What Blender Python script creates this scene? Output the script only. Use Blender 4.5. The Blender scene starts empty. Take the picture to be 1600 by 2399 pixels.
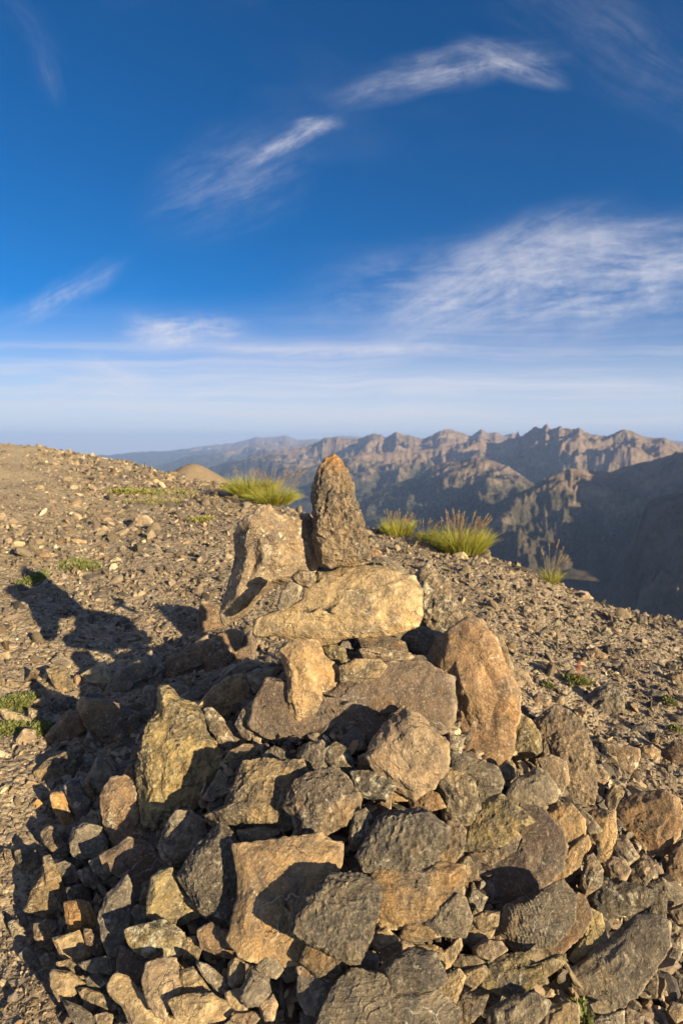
import bpy, bmesh, math, random
import numpy as np
from mathutils import Vector

# ------------------------------------------------------------------ camera, sky, sun
SC = bpy.context.scene
COL = SC.collection
R = math.radians
MAXROCK = 300; NGRAV = 140000
K = 0.916                                  # tan of half the vertical field of view
PITCH = math.atan(159.5 / 1199.5 * K)      # camera looks slightly down
CAM = np.array([0.0, 0.0, 1.3])
cd = bpy.data.cameras.new('camera'); cam = bpy.data.objects.new('camera', cd); COL.objects.link(cam)
cam.location = CAM; cam.rotation_euler = (math.pi / 2 - PITCH, 0, 0)
cd.sensor_fit = 'VERTICAL'; cd.sensor_height = 36.0; cd.lens = 18.0 / K
cd.clip_start = 0.05; cd.clip_end = 200000
cd.dof.use_dof = True; cd.dof.focus_distance = 1.65; cd.dof.aperture_fstop = 4.5
SC.camera = cam
SUN_EL, SUN_AZ = R(15.5), R(132)             # azimuth clockwise from +y
s2 = np.array([math.sin(SUN_AZ) * math.cos(SUN_EL), math.cos(SUN_AZ) * math.cos(SUN_EL), math.sin(SUN_EL)])
sl = bpy.data.lights.new('sun', 'SUN'); sun = bpy.data.objects.new('sun', sl); COL.objects.link(sun)
sl.energy = 5.0; sl.angle = R(0.5); sl.color = (1.0, 0.80, 0.48)
sun.rotation_euler = Vector(s2).to_track_quat('Z', 'Y').to_euler()
SC.view_settings.view_transform = 'Standard'; SC.view_settings.look = 'None'
SC.view_settings.gamma = 1; SC.view_settings.exposure = 1.3
SC.render.engine = 'CYCLES'
SC.cycles.use_denoising = True
SC.cycles.max_bounces = 6; SC.cycles.diffuse_bounces = 3; SC.cycles.glossy_bounces = 2
SC.cycles.volume_bounces = 0; SC.cycles.caustics_reflective = False

def pdir(px, py):
    """direction (not unit) of a point of the 1600 x 2399 photograph"""
    x = (px - 800) / 1199.5 * K; z = (1199.5 - py) / 1199.5 * K
    cp, sp = math.cos(PITCH), math.sin(PITCH)
    return np.array([x, cp + z * sp, -sp + z * cp])

# ---- node helper
class NT:
    def __init__(s, tree): s.t = tree; s.n = tree.nodes; s.l = tree.links
    def node(s, typ, ins=None, **kw):
        n = s.n.new(typ)
        for k, v in kw.items(): setattr(n, k, v)
        for k, v in (ins or {}).items():
            sock = n.inputs[k]
            if isinstance(v, bpy.types.NodeSocket): s.l.new(v, sock)
            else: sock.default_value = v
        return n
    def math(s, op, a, b=0.0, c=0.0, clamp=False):
        n = s.node('ShaderNodeMath', {0: a, 1: b, 2: c}, operation=op); n.use_clamp = clamp
        return n.outputs[0]
    def noise(s, vec, scale, detail=4, rough=0.55, dist=0.0, out=0):
        return s.node('ShaderNodeTexNoise', {'Vector': vec, 'Scale': scale, 'Detail': detail, 'Roughness': rough, 'Distortion': dist}).outputs[out]
    def ramp(s, fac, stops, interp='LINEAR'):
        n = s.node('ShaderNodeValToRGB', {'Fac': fac}); cr = n.color_ramp; cr.interpolation = interp
        while len(cr.elements) > 1: cr.elements.remove(cr.elements[-1])
        for i, (p, c) in enumerate(stops):
            e = cr.elements[0] if i == 0 else cr.elements.new(p)
            e.position = p; e.color = (c, c, c, 1) if isinstance(c, (int, float)) else (*c, 1)
        return n.outputs[0]
    def mapr(s, v, a, b, c=0.0, d=1.0, smooth=False):
        n = s.node('ShaderNodeMapRange', {0: v, 1: a, 2: b, 3: c, 4: d})
        if smooth: n.interpolation_type = 'SMOOTHSTEP'
        return n.outputs[0]
    def mix(s, fac, a, b, mode='MIX'):
        n = s.node('ShaderNodeMix', data_type='RGBA', blend_type=mode)
        for k, v in ((0, fac), (6, a), (7, b)):
            if isinstance(v, bpy.types.NodeSocket): s.l.new(v, n.inputs[k])
            else: n.inputs[k].default_value = (*v, 1) if isinstance(v, tuple) and len(v) == 3 else v
        return n.outputs[2]
    def vmath(s, op, a, b=None, scale=None):
        n = s.node('ShaderNodeVectorMath', operation=op)
        for k, v in ((0, a), (1, b)):
            if v is None: continue
            if isinstance(v, bpy.types.NodeSocket): s.l.new(v, n.inputs[k])
            else: n.inputs[k].default_value = v
        if scale is not None: n.inputs['Scale'].default_value = scale
        return n

# ---- sky: physical sky plus cirrus laid out on the celestial sphere
def make_world():
    w = bpy.data.worlds.new('World'); SC.world = w; w.use_nodes = True
    w.node_tree.nodes.clear(); N = NT(w.node_tree)
    sky = N.node('ShaderNodeTexSky', sky_type='NISHITA'); sky.sun_disc = False
    sky.sun_elevation = SUN_EL; sky.sun_rotation = SUN_AZ
    sky.altitude = 2700; sky.air_density = SKY_AIR; sky.dust_density = SKY_DUST; sky.ozone_density = SKY_OZ
    hs = N.node('ShaderNodeHueSaturation', {'Hue': 0.493, 'Saturation': SKY_SAT, 'Value': 1.0, 'Color': sky.outputs[0]})
    base = N.mix(1.0, hs.outputs[0], SKY_TINT, 'MULTIPLY')
    tc = N.node('ShaderNodeTexCoord').outputs['Generated']
    sx = N.node('ShaderNodeSeparateXYZ', {0: tc}); X, Y, Z = sx.outputs
    Yc = N.math('MAXIMUM', Y, 0.05)
    U = N.math('DIVIDE', X, Yc); V = N.math('DIVIDE', Z, Yc)      # azimuth / altitude tangents in the northern sky
    P = N.node('ShaderNodeCombineXYZ', {0: U, 1: V, 2: 0.0}).outputs[0]
    wv = N.noise(P, 2.2, 3, 0.6, out=1)
    W = N.vmath('ADD', P, N.vmath('SCALE', N.vmath('SUBTRACT', wv, (0.5, 0.5, 0.5)).outputs[0], scale=0.06).outputs[0]).outputs[0]
    total = None
    for (px, py, L, H, ang, amt, sc) in CLOUDS:
        d = pdir(px, py); u0, v0 = d[0] / d[1], d[2] / d[1]
        m = N.node('ShaderNodeMapping', {'Vector': W, 'Location': (-u0, -v0, 0)}); m.vector_type = 'POINT'
        m2 = N.node('ShaderNodeMapping', {'Vector': m.outputs[0], 'Rotation': (0, 0, -R(ang))})
        m3 = N.node('ShaderNodeMapping', {'Vector': m2.outputs[0], 'Scale': (1 / L, 1 / H, 1)})
        ln = N.vmath('LENGTH', m3.outputs[0]).outputs['Value']
        mask = N.mapr(ln, 1.0, 0.0, 0, 1, True)
        m4 = N.node('ShaderNodeMapping', {'Vector': m2.outputs[0], 'Scale': (sc * 2.4, sc * 13, 1), 'Location': (px * .01, py * .013, 0)})
        n1 = N.math('ADD', N.math('MULTIPLY', N.noise(m4.outputs[0], 1.0, 8, 0.72, 0.25), 0.7), N.math('MULTIPLY', N.noise(m2.outputs[0], sc * 5.0, 4, 0.7, 0.5), 0.3))
        st = N.mapr(n1, 0.38, 0.74, 0, 1, True)
        c = N.math('MULTIPLY', N.math('MULTIPLY', mask, N.math('ADD', N.math('MULTIPLY', st, 0.98), 0.10)), amt)
        total = c if total is None else N.math('ADD', total, N.math('MULTIPLY', c, N.math('SUBTRACT', 1.0, total)))
    # high thin veil bands near the horizon
    mb = N.node('ShaderNodeMapping', {'Vector': W, 'Scale': (0.8, 27, 1), 'Rotation': (0, 0, R(-4))})
    bn = N.noise(mb.outputs[0], 1.0, 8, 0.6, 0.1)
    band = N.math('MULTIPLY', N.mapr(bn, 0.42, 0.62, 0, 1, True), N.mapr(V, 0.25, 0.05, 0, 0.7, True))
    veil = N.mapr(V, 0.27, 0.0, 0, 0.88, True)
    band = N.math('MULTIPLY_ADD', band, N.math('SUBTRACT', 1.0, veil), veil)
    total = N.math('ADD', total, N.math('MULTIPLY', band, N.math('SUBTRACT', 1.0, total)))
    # faint wisps everywhere
    mw = N.node('ShaderNodeMapping', {'Vector': W, 'Scale': (1.3, 3.0, 1), 'Rotation': (0, 0, R(-18)), 'Location': (3.1, 1.7, 0)})
    wn = N.noise(mw.outputs[0], 1.0, 7, 0.66, 0.2)
    wisp = N.math('MULTIPLY', N.mapr(wn, 0.50, 0.80, 0, 1, True), 0.06)
    total = N.math('ADD', total, N.math('MULTIPLY', wisp, N.math('SUBTRACT', 1.0, total)), clamp=True)
    total = N.math('MULTIPLY', total, N.mapr(Y, -0.05, 0.12))
    # bright thin cloud added to the unseen sky behind the camera, fills the shadows
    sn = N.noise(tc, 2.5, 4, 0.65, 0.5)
    south_fill = N.math('MULTIPLY', N.mapr(Y, 0.25, -0.35, 0, 1, True), N.mapr(sn, 0.36, 0.64, 0.08, 0.58, True))
    total = N.math('MAXIMUM', total, N.math('MULTIPLY', south_fill, N.mapr(Z, -0.02, 0.02)))
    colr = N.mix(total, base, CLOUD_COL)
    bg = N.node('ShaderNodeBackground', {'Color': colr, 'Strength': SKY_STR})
    out = N.node('ShaderNodeOutputWorld'); N.l.new(bg.outputs[0], out.inputs[0])
SKY_STR, SKY_AIR, SKY_DUST, SKY_OZ, SKY_SAT = 0.060, 1.0, 0.25, 4.0, 1.35
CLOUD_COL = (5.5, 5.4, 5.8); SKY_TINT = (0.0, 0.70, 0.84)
# px, py, half length, half height, angle, amount, grain
CLOUDS = [
    (1080, 152, 0.20, 0.045, 8, 0.6, 3.0), (1190, 145, 0.12, 0.035, -18, 0.55, 4.0), (920, 200, 0.14, 0.035, 14, 0.35, 3.0),
    (670, 345, 0.13, 0.020, 26, 0.9, 4.0), (740, 302, 0.06, 0.02, 6, 0.7, 5.0), (540, 430, 0.20, 0.11, 24, 0.25, 3.0),
    (1340, 665, 0.60, 0.13, 5, 0.8, 2.0), (1150, 650, 0.30, 0.085, 26, 0.8, 2.6), (1500, 610, 0.36, 0.10, -4, 0.7, 2.4),
    (440, 780, 0.14, 0.04, 5, 1.15, 4.0), (370, 775, 0.08, 0.04, -18, 0.6, 5.0), (1020, 760, 0.18, 0.06, 30, 0.3, 3.0),
    (860, 820, 0.44, 0.020, 0, 1.5, 0.8), (150, 690, 0.16, 0.035, 24, 0.5, 3.5), (290, 900, 0.12, 0.06, -35, 0.6, 3.0),
    (620, 900, 0.36, 0.016, 9, 0.8, 1.5), (1100, 920, 0.62, 0.016, 0, 0.7, 1.5), (60, 60, 0.10, 0.04, -45, 0.08, 3.0),
    (100, 180, 0.07, 0.03, -70, 0.15, 4.0), (1500, 130, 0.42, 0.12, -30, 0.12, 2.0), (845, 1004, 0.035, 0.012, 0, 1.4, 9.0),
    (890, 1004, 0.022, 0.009, 0, 0.8, 9.0), (165, 1043, 0.026, 0.011, 0, 1.6, 9.0), (150, 905, 0.09, 0.02, 10, 0.7, 4.0),
    (120, 930, 0.4, 0.05, 6, 0.7, 2.0), (1500, 900, 0.35, 0.03, -3, 0.6, 2.0),
]
make_world()

# ------------------------------------------------------------------ numpy noise
_rng = np.random.RandomState(7)
_perm = np.concatenate([_rng.permutation(256)] * 3)
_g = _rng.normal(size=(256, 3)); _g /= np.linalg.norm(_g, axis=1)[:, None]
def perlin(p):
    p = np.asarray(p, float); i = np.floor(p).astype(int); f = p - i; i &= 255
    u = f * f * f * (f * (f * 6 - 15) + 10); res = 0
    for dx in (0, 1):
        wx = u[:, 0] if dx else 1 - u[:, 0]
        for dy in (0, 1):
            wy = u[:, 1] if dy else 1 - u[:, 1]
            for dz in (0, 1):
                wz = u[:, 2] if dz else 1 - u[:, 2]
                h = _perm[_perm[_perm[(i[:, 0] + dx) & 255] + ((i[:, 1] + dy) & 255)] + ((i[:, 2] + dz) & 255)]
                g = _g[h]
                res = res + wx * wy * wz * (g[:, 0] * (f[:, 0] - dx) + g[:, 1] * (f[:, 1] - dy) + g[:, 2] * (f[:, 2] - dz))
    return res * 1.5
def fbm(p, o=4, gain=0.5):
    p = np.asarray(p, float); a = 1.0; s = 0; 
    for k in range(o): s = s + a * perlin(p + 17.3 * k); p = p * 2.03; a *= gain
    return s
def ridged(p, o=4, gain=0.5):
    p = np.asarray(p, float); a = 1.0; s = 0
    for k in range(o): s = s + a * (1 - 2 * np.abs(perlin(p + 9.1 * k))); p = p * 2.07; a *= gain
    return s
def sstep(a, b, x):
    t = np.clip((x - a) / (b - a), 0, 1); return t * t * (3 - 2 * t)

# ------------------------------------------------------------------ mesh and tagging helpers
def mesh_obj(name, co, tris, mat, parent=None, smooth=True, color=None, cname='stone_color'):
    me = bpy.data.meshes.new(name)
    co = np.ascontiguousarray(co, np.float32); tris = np.ascontiguousarray(tris, np.int32); k = tris.shape[1]
    me.vertices.add(len(co)); me.vertices.foreach_set('co', co.ravel())
    me.loops.add(tris.size); me.loops.foreach_set('vertex_index', tris.ravel())
    me.polygons.add(len(tris)); me.polygons.foreach_set('loop_start', np.arange(0, tris.size, k, dtype=np.int32))
    me.update(calc_edges=True)
    me.polygons.foreach_set('use_smooth', np.full(len(tris), smooth, bool))
    if color is not None:
        at = me.color_attributes.new(cname, 'FLOAT_COLOR', 'POINT')
        c4 = np.ones((len(co), 4), np.float32); c4[:, :3] = color; at.data.foreach_set('color', c4.ravel())
    me.materials.append(mat)
    o = bpy.data.objects.new(name, me); COL.objects.link(o)
    if parent is not None: o.parent = parent
    return o
def tag(o, label=None, cat=None, group=None, kind=None):
    if label: o['label'] = label
    if cat: o['category'] = cat
    if group: o['group'] = group
    if kind: o['kind'] = kind
    return o
_ico = {}
def ico(n):
    if n not in _ico:
        bm = bmesh.new(); bmesh.ops.create_icosphere(bm, subdivisions=n, radius=1)
        co = np.array([v.co[:] for v in bm.verts]); f = np.array([[v.index for v in q.verts] for q in bm.faces])
        bm.free(); _ico[n] = (co / np.linalg.norm(co, axis=1)[:, None], f)
    return _ico[n]
# ------------------------------------------------------------------ the ridge top the cairn stands on
def az_of(px): return math.atan((px - 800) / 1199.5 * K)
def el_tan(px, py):
    d = pdir(px, py); return d[2] / math.hypot(d[0], d[1])
# skyline of the ridge: px, py, distance
SKY = [(-900, 1040, 9), (-400, 1010, 12), (0, 1038, 15), (100, 1047, 14.5), (200, 1068, 14), (300, 1085, 12.5), (400, 1112, 10.5), (520, 1142, 8.6),
       (650, 1190, 7.0), (760, 1222, 6.2), (880, 1243, 5.6), (1000, 1262, 5.3), (1150, 1300, 5.0), (1250, 1345, 4.8), (1330, 1385, 4.7), (1430, 1425, 4.6), (1600, 1462, 4.6), (2000, 1600, 4.2), (3200, 1750, 4.0)]
_a = np.array([az_of(s[0]) for s in SKY]); _d = np.array([s[2] for s in SKY], float)
_z = np.array([CAM[2] + s[2] * el_tan(s[0], s[1]) for s in SKY])
_zn = np.interp(_a, [-0.8, -0.4, 0, 0.4, 0.8], [0.05, -0.02, 0.0, -0.08, -0.16])
def ground_base(x, y):
    x = np.asarray(x, float); y = np.asarray(y, float)
    r = np.hypot(x, y); a = np.arctan2(x, np.maximum(y, 0.02))
    D = np.interp(a, _a, _d); Ze = np.interp(a, _a, _z); Zn = np.interp(a, _a, _zn)
    t = np.clip((r - 1.5) / (D - 1.5), 0, 1)
    # convex roll: tangent to the line of sight at the edge
    z = Zn + (Ze - Zn) * (1 - (1 - t) ** 1.35)
    e = np.maximum(r - D, 0); el = (Ze - CAM[2]) / D
    z = z + e * np.minimum(el, 0) - 0.55 * e * e / (e + 5.0)
    w = sstep(0.3, 1.3, r) * sstep(-0.6, 0.6, y)
    return z * w + (1 - w) * (0.0)
def ground_z(x, y, fine=True):
    z = ground_base(x, y)
    P = np.stack([np.ravel(x), np.ravel(y), np.zeros(np.size(x))], 1)
    r = np.hypot(P[:, 0], P[:, 1])
    n = 0.05 * fbm(P * 0.9, 3) * sstep(0.5, 3, r)
    if fine: n = n + 0.012 * fbm(P * 6, 3) + 0.006 * ridged(P * 22, 3)
    return z + n.reshape(np.shape(z))
HC = (0.06, 1.95)
def heap_h(x, y):
    x = np.asarray(x, float); y = np.asarray(y, float)
    dx = (x - HC[0]); dy = (y - HC[1])
    rr = np.hypot(dx / np.where(dx < 0, 1.02, 1.2), dy / np.where(dy < 0, 1.12, 0.62))
    return np.where(rr < 1, 0.60 * np.clip(1.03 - rr, 0, 0.93) ** 1.0, -0.02)
def surf(x, y):
    return ground_base(x, y) + np.maximum(heap_h(x, y), 0)
def hit(d, off=0.0):
    t = np.linspace(0.5, 14, 2700); x = CAM[0] + d[0] * t; y = CAM[1] + d[1] * t; z = CAM[2] + d[2] * t
    i = np.argmax(z < surf(x, y) + off)
    return t[i] if z[i] < surf(x[i], y[i]) + off else 14.0

def soil_mat():
    m = bpy.data.materials.new('soil'); m.use_nodes = True; m.node_tree.nodes.clear(); N = NT(m.node_tree)
    tc = N.node('ShaderNodeNewGeometry').outputs['Position']
    n1 = N.noise(tc, 1.3, 6, 0.6); n2 = N.noise(tc, 14, 6, 0.65); n3 = N.noise(tc, 70, 4, 0.7)
    v = N.node('ShaderNodeTexVoronoi', {'Vector': tc, 'Scale': 26.0, 'Randomness': 1.0}); v.feature = 'F1'
    v2 = N.node('ShaderNodeTexVoronoi', {'Vector': tc, 'Scale': 60.0, 'Randomness': 1.0})
    c = N.ramp(n1, [(0.35, (0.19, 0.148, 0.105)), (0.65, (0.29, 0.23, 0.16))])
    c = N.mix(N.mapr(n2, 0.4, 0.7, 0, .6), c, (0.13, 0.10, 0.075))
    vc = N.node('ShaderNodeSeparateColor', {0: v.outputs['Color']})
    c = N.mix(N.mapr(vc.outputs[0], 0.55, 0.9, 0, .6), c, (0.38, 0.31, 0.22))
    px_ = N.node('ShaderNodeSeparateXYZ', {0: tc}).outputs[0]
    trk = N.math('ADD', N.mapr(px_, -3.2, -6.2), N.math('MULTIPLY', N.math('SUBTRACT', n1, 0.5), 1.0), clamp=True)
    c = N.mix(N.math('MULTIPLY', trk, N.mapr(N.node('ShaderNodeSeparateXYZ', {0: tc}).outputs[1], 24, 17, 0, 0.8)), c, (0.40, 0.32, 0.21))
    vd = N.node('ShaderNodeSeparateColor', {0: v2.outputs['Color']})
    c = N.mix(N.mapr(vd.outputs[1], 0.6, 0.95, 0, .5), c, (0.42, 0.35, 0.26))
    h = N.math('ADD', N.math('MULTIPLY', v.outputs[0], -0.5), N.math('ADD', N.math('MULTIPLY', v2.outputs[0], -0.3), N.math('ADD', N.math('MULTIPLY', n2, 0.5), N.math('MULTIPLY', n3, 0.3))))
    b = N.node('ShaderNodeBump', {'Height': h, 'Strength': 0.9, 'Distance': 0.03})
    p = N.node('ShaderNodeBsdfPrincipled', {'Base Color': c, 'Roughness': 0.95, 'Normal': b.outputs[0]}); p.inputs['Specular IOR Level'].default_value = 0.2
    o = N.node('ShaderNodeOutputMaterial'); N.l.new(p.outputs[0], o.inputs[0]); return m
SOIL = soil_mat()
def polar_grid(az, rr):
    A, Rr = np.meshgrid(az, rr, indexing='ij'); X = np.sin(A) * Rr; Y = np.cos(A) * Rr
    na, nr = A.shape; i = np.arange(na * nr).reshape(na, nr)
    q = np.stack([i[:-1, :-1], i[:-1, 1:], i[1:, 1:], i[1:, :-1]], -1).reshape(-1, 4)
    return X, Y, A, Rr, q
def make_ground():
    az = np.concatenate([np.linspace(-math.pi, -0.75, 60)[:-1], np.linspace(-0.75, 0.75, 520), np.linspace(0.75, math.pi, 60)[1:]])
    rr = np.concatenate([[0.001], np.geomspace(0.25, 70, 420)])
    X, Y, A, Rr, q = polar_grid(az, rr)
    Z = ground_z(X, Y)
    o = mesh_obj('ground', np.stack([X.ravel(), Y.ravel(), Z.ravel()], 1), q, SOIL); tag(o, kind='structure')
make_ground()

# ------------------------------------------------------------------ mountains
def mountain_mat():
    m = bpy.data.materials.new('mountain_rock'); m.use_nodes = True; m.node_tree.nodes.clear(); N = NT(m.node_tree)
    g = N.node('ShaderNodeNewGeometry'); P = g.outputs['Position']
    km = N.vmath('SCALE', P, scale=0.001).outputs[0]
    n1 = N.noise(km, 1.1, 8, 0.6); n2 = N.noise(km, 6, 8, 0.65); n3 = N.noise(km, 40, 5, 0.7)
    z = N.node('ShaderNodeSeparateXYZ', {0: P}).outputs[2]; nz = N.node('ShaderNodeSeparateXYZ', {0: g.outputs['True Normal']}).outputs[2]
    rock = N.ramp(n2, [(0.3, (0.20, 0.15, 0.115)), (0.55, (0.34, 0.255, 0.19)), (0.75, (0.44, 0.34, 0.26))])
    grass = N.ramp(n2, [(0.35, (0.13, 0.112, 0.075)), (0.7, (0.27, 0.225, 0.16))])
    wood = N.ramp(n3, [(0.4, (0.028, 0.038, 0.026)), (0.65, (0.07, 0.078, 0.05))])
    zz = N.math('ADD', z, N.math('MULTIPLY', N.math('SUBTRACT', n1, 0.5), 900.0))
    zz = N.math('ADD', zz, N.math('MULTIPLY', N.math('SUBTRACT', n2, 0.5), 700.0))
    c = N.mix(N.mapr(zz, -430, -200), grass, rock)
    c = N.mix(N.mapr(n3, 0.5, 0.62, 0, .45), c, rock)
    fr = N.math('MULTIPLY', N.mapr(zz, -290, -470), N.mapr(n3, 0.44, 0.52, .25, 1))
    dist = N.vmath('LENGTH', P).outputs['Value']
    fr = N.math('MULTIPLY', fr, N.mapr(dist, 2800, 4600))
    c = N.mix(fr, c, wood)
    b = N.node('ShaderNodeBump', {'Height': N.math('ADD', N.math('MULTIPLY', n2, 1.0), N.math('MULTIPLY', n3, 0.4)), 'Strength': 1.0, 'Distance': 150.0})
    p = N.node('ShaderNodeBsdfDiffuse', {'Color': c, 'Normal': b.outputs[0]})
    o = N.node('ShaderNodeOutputMaterial'); N.l.new(p.outputs[0], o.inputs[0]); return m
RIDGES = [ # distance m, front slope, profile px,py, spur frequency
    (36000, 0.22, [(-3000, 1060), (0, 1075), (150, 1070), (210, 1064), (260, 1066), (330, 1058), (400, 1056), (470, 1046), (520, 1040), (560, 1036), (600, 1024), (640, 1024), (670, 1020), (700, 1030), (750, 1028), (800, 1020), (1000, 1030), (1400, 1032), (1560, 1030), (1600, 1034), (3000, 1040)], 30),
    (22000, 0.30, [(-3000, 1130), (150, 1120), (300, 1098), (380, 1088), (450, 1068), (520, 1060), (580, 1046), (620, 1040), (680, 1044), (730, 1036), (800, 1030), (900, 1040), (3000, 1060)], 30),
    (14000, 0.45, [(-3000, 1250), (400, 1150), (480, 1098), (560, 1076), (620, 1062), (680, 1052), (730, 1042), (760, 1026), (790, 1022), (800, 1027), (840, 1028), (876, 1014), (890, 1016), (902, 1024), (915, 1018), (927, 1010), (945, 1018), (989, 1026), (1010, 1018), (1030, 1008), (1045, 1004), (1065, 1010), (1101, 1021), (1112, 1012), (1124, 1005), (1135, 1012), (1157, 1013), (1175, 1020), (1195, 1012), (1205, 1016), (1215, 1022), (3000, 1100)], 26),
    (9500, 0.55, [(-3000, 1400), (600, 1150), (700, 1100), (760, 1085), (800, 1077), (851, 1060), (880, 1062), (930, 1056), (1004, 1052), (1050, 1043), (1086, 1036), (1110, 1028), (1121, 1022), (1137, 1036), (1165, 1038), (1193, 1026), (1203, 1024), (1208, 1008), (1214, 1022), (1235, 1010), (1249, 998), (1262, 1004), (1274, 992), (1284, 1004), (1296, 1002), (1306, 996), (1316, 1004), (1335, 1004), (1351, 1001), (1365, 1010), (1376, 1016), (1412, 1022), (1440, 1010), (1453, 1006), (1475, 1010), (1514, 1026), (1550, 1025), (1575, 1040), (1590, 1052), (1620, 1060), (3000, 1100)], 24),
    (6800, 0.60, [(-3000, 1500), (600, 1240), (700, 1200), (850, 1160), (940, 1128), (989, 1110), (1010, 1092), (1045, 1082), (1080, 1080), (1116, 1070), (1150, 1078), (1190, 1092), (1239, 1126), (1300, 1160), (1400, 1190), (3000, 1300)], 22),
    (4600, 0.62, [(-3000, 1600), (900, 1320), (1040, 1240), (1147, 1186), (1200, 1160), (1244, 1140), (1290, 1114), (1336, 1096), (1370, 1100), (1427, 1106), (1463, 1092), (1510, 1080), (1565, 1066), (1580, 1056), (1600, 1060), (1700, 1015), (2400, 1010), (3400, 1040)], 18),
    (2700, 0.55, [(-3000, 1900), (1200, 1500), (1380, 1400), (1450, 1330), (1490, 1260), (1506, 1210), (1520, 1176), (1565, 1158), (1620, 1150), (1800, 1100), (2100, 1125), (2400, 1210), (3400, 1340)], 16),
]
def make_mountains():
    az = np.concatenate([np.linspace(-1.15, -0.62, 60)[:-1], np.linspace(-0.62, 0.66, 820), np.linspace(0.66, 1.45, 90)[1:]])
    rr = np.concatenate([np.geomspace(55, 1200, 60)[:-1], np.geomspace(1200, 11000, 480)[:-1], np.geomspace(11000, 42000, 150)])
    X, Y, A, Rr, q = polar_grid(az, rr); sh = X.shape
    P = np.stack([X.ravel(), Y.ravel(), np.zeros(X.size)], 1)
    # slope falling away from the camera's own ridge
    edge = ground_base(np.sin(A) * 50, np.cos(A) * 50)
    Z = edge - 3.0 - 0.62 * (Rr - 50)
    floor = -760 - 0.012 * Rr + 60 * fbm(P / 900, 3).reshape(sh) + 25 * fbm(P / 220, 3).reshape(sh)
    Z = np.maximum(Z, floor)
    warp = fbm(P / 1500, 3).reshape(sh)
    for k, (D, s, prof, fr) in enumerate(RIDGES):
        pa = np.array([az_of(p[0]) for p in prof]); pt = np.array([el_tan(*p) for p in prof])
        if True:
            j = np.stack([az * 70 + k * 9, np.full(len(az), k * 3.3), np.zeros(len(az))], 1)
            crest_t = (np.interp(az, pa, pt) + 0.0011 * fbm(j, 4, 0.62) * (1.4 if k in (2, 3) else 0.8))[:, None]
        Dk = D * (1 + 0.06 * np.sin(A * 7 + k * 2.1) + 0.03 * np.sin(A * 19 + k))
        crest = CAM[2] + Dk * crest_t
        dd = (Dk - Rr) / D
        front = np.where(dd > 0, dd * D, -dd * D * 1.2)
        L = D * 0.13
        Pw = P / L + 0.45 * np.stack([warp.ravel(), warp.ravel()[::-1] * 0, np.zeros(A.size)], 1) + k * 7.7
        iso = ridged(Pw, 5, 0.55).reshape(sh)
        gul = ridged(P / (D * 0.035) + k * 3.1 + 0.8 * np.stack([warp.ravel(), -warp.ravel(), np.zeros(A.size)], 1), 4, 0.55).reshape(sh)
        Q = np.stack([(A * fr * 0.45 + 0.5 * warp + dd * 1.2 * np.sin(k * 1.7 + 1)).ravel(), (dd * 4.0).ravel(), np.full(A.size, k * 5.3)], 1)
        sp = ridged(Q, 4, 0.5).reshape(sh)
        grow = np.clip(front / (D * 0.10), 0, 1)
        relief = D * 0.040 * grow * (iso - 0.75) + D * 0.0065 * np.clip(front / (D * 0.04), 0, 1) * (gul - 0.7) + D * 0.006 * np.clip(front / (D * 0.05), 0, 1) * (sp - 0.6)
        relief = np.where(dd > 0, np.minimum(relief, 0.65 * front * s), np.minimum(relief, 0))
        zk = crest - front * s + relief
        nn = fbm(P / (D * 0.010) + k, 4, 0.6).reshape(sh) * min(D, 14000) * 0.0020
        zk = zk + nn * np.clip(front / (D * .02), 0.15, 1)
        Z = np.maximum(Z, zk)
    o = mesh_obj('mountains', np.stack([X.ravel(), Y.ravel(), Z.ravel()], 1), q, mountain_mat()); tag(o, kind='structure')
make_mountains()

def make_hill():
    hm = SOIL.copy(); hm.name = 'knoll_soil'
    for n in hm.node_tree.nodes:
        if n.type == 'VALTORGB':
            n.color_ramp.elements[0].color = (.15, .105, .07, 1); n.color_ramp.elements[1].color = (.22, .16, .10, 1)
    # bare brown knoll on the same ridge, further off
    d = pdir(452, 1086); D = 95.0; c = CAM + d / d[1] * D; zt = c[2]
    g = np.linspace(-1, 1, 121); X, Y = np.meshgrid(g * 26, g * 26, indexing='ij')
    P = np.stack([X.ravel() / 9, Y.ravel() / 9, np.zeros(X.size)], 1)
    rr = np.hypot(X, Y)
    Z = zt - 0.66 * (np.sqrt(rr ** 2 + 3.0) - 1.7) + 0.25 * fbm(P * 1.5, 4).reshape(X.shape) * np.minimum(rr / 6, 1)
    Z = Z - 0.0; i = np.arange(X.size).reshape(X.shape)
    q = np.stack([i[:-1, :-1], i[1:, :-1], i[1:, 1:], i[:-1, 1:]], -1).reshape(-1, 4)
    o = mesh_obj('hill', np.stack([X.ravel() + c[0], Y.ravel() + c[1], Z.ravel()], 1), q, hm); tag(o, kind='structure')
make_hill()

def make_haze():
    m = bpy.data.materials.new('haze'); m.use_nodes = True; m.node_tree.nodes.clear(); N = NT(m.node_tree)
    v = N.node('ShaderNodeVolumePrincipled', {'Color': (0.34, 0.52, 1.0, 1), 'Density': HAZE, 'Anisotropy': 0.0})
    o = N.node('ShaderNodeOutputMaterial'); N.l.new(v.outputs[0], o.inputs[1])
    x, y0, y1, z0, z1 = 43000, -500, 43500, -3000, 720
    co = [(sx * x, y, z) for z in (z0, z1) for sx, y in ((-1, y0), (1, y0), (1, y1), (-1, y1))]
    f = [(0, 3, 2, 1), (4, 5, 6, 7), (0, 1, 5, 4), (1, 2, 6, 5), (2, 3, 7, 6), (3, 0, 4, 7)]
    o = mesh_obj('haze', np.array(co), np.array(f), m, smooth=False); tag(o, kind='stuff')
HAZE = 3.4e-5
make_haze()
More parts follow.
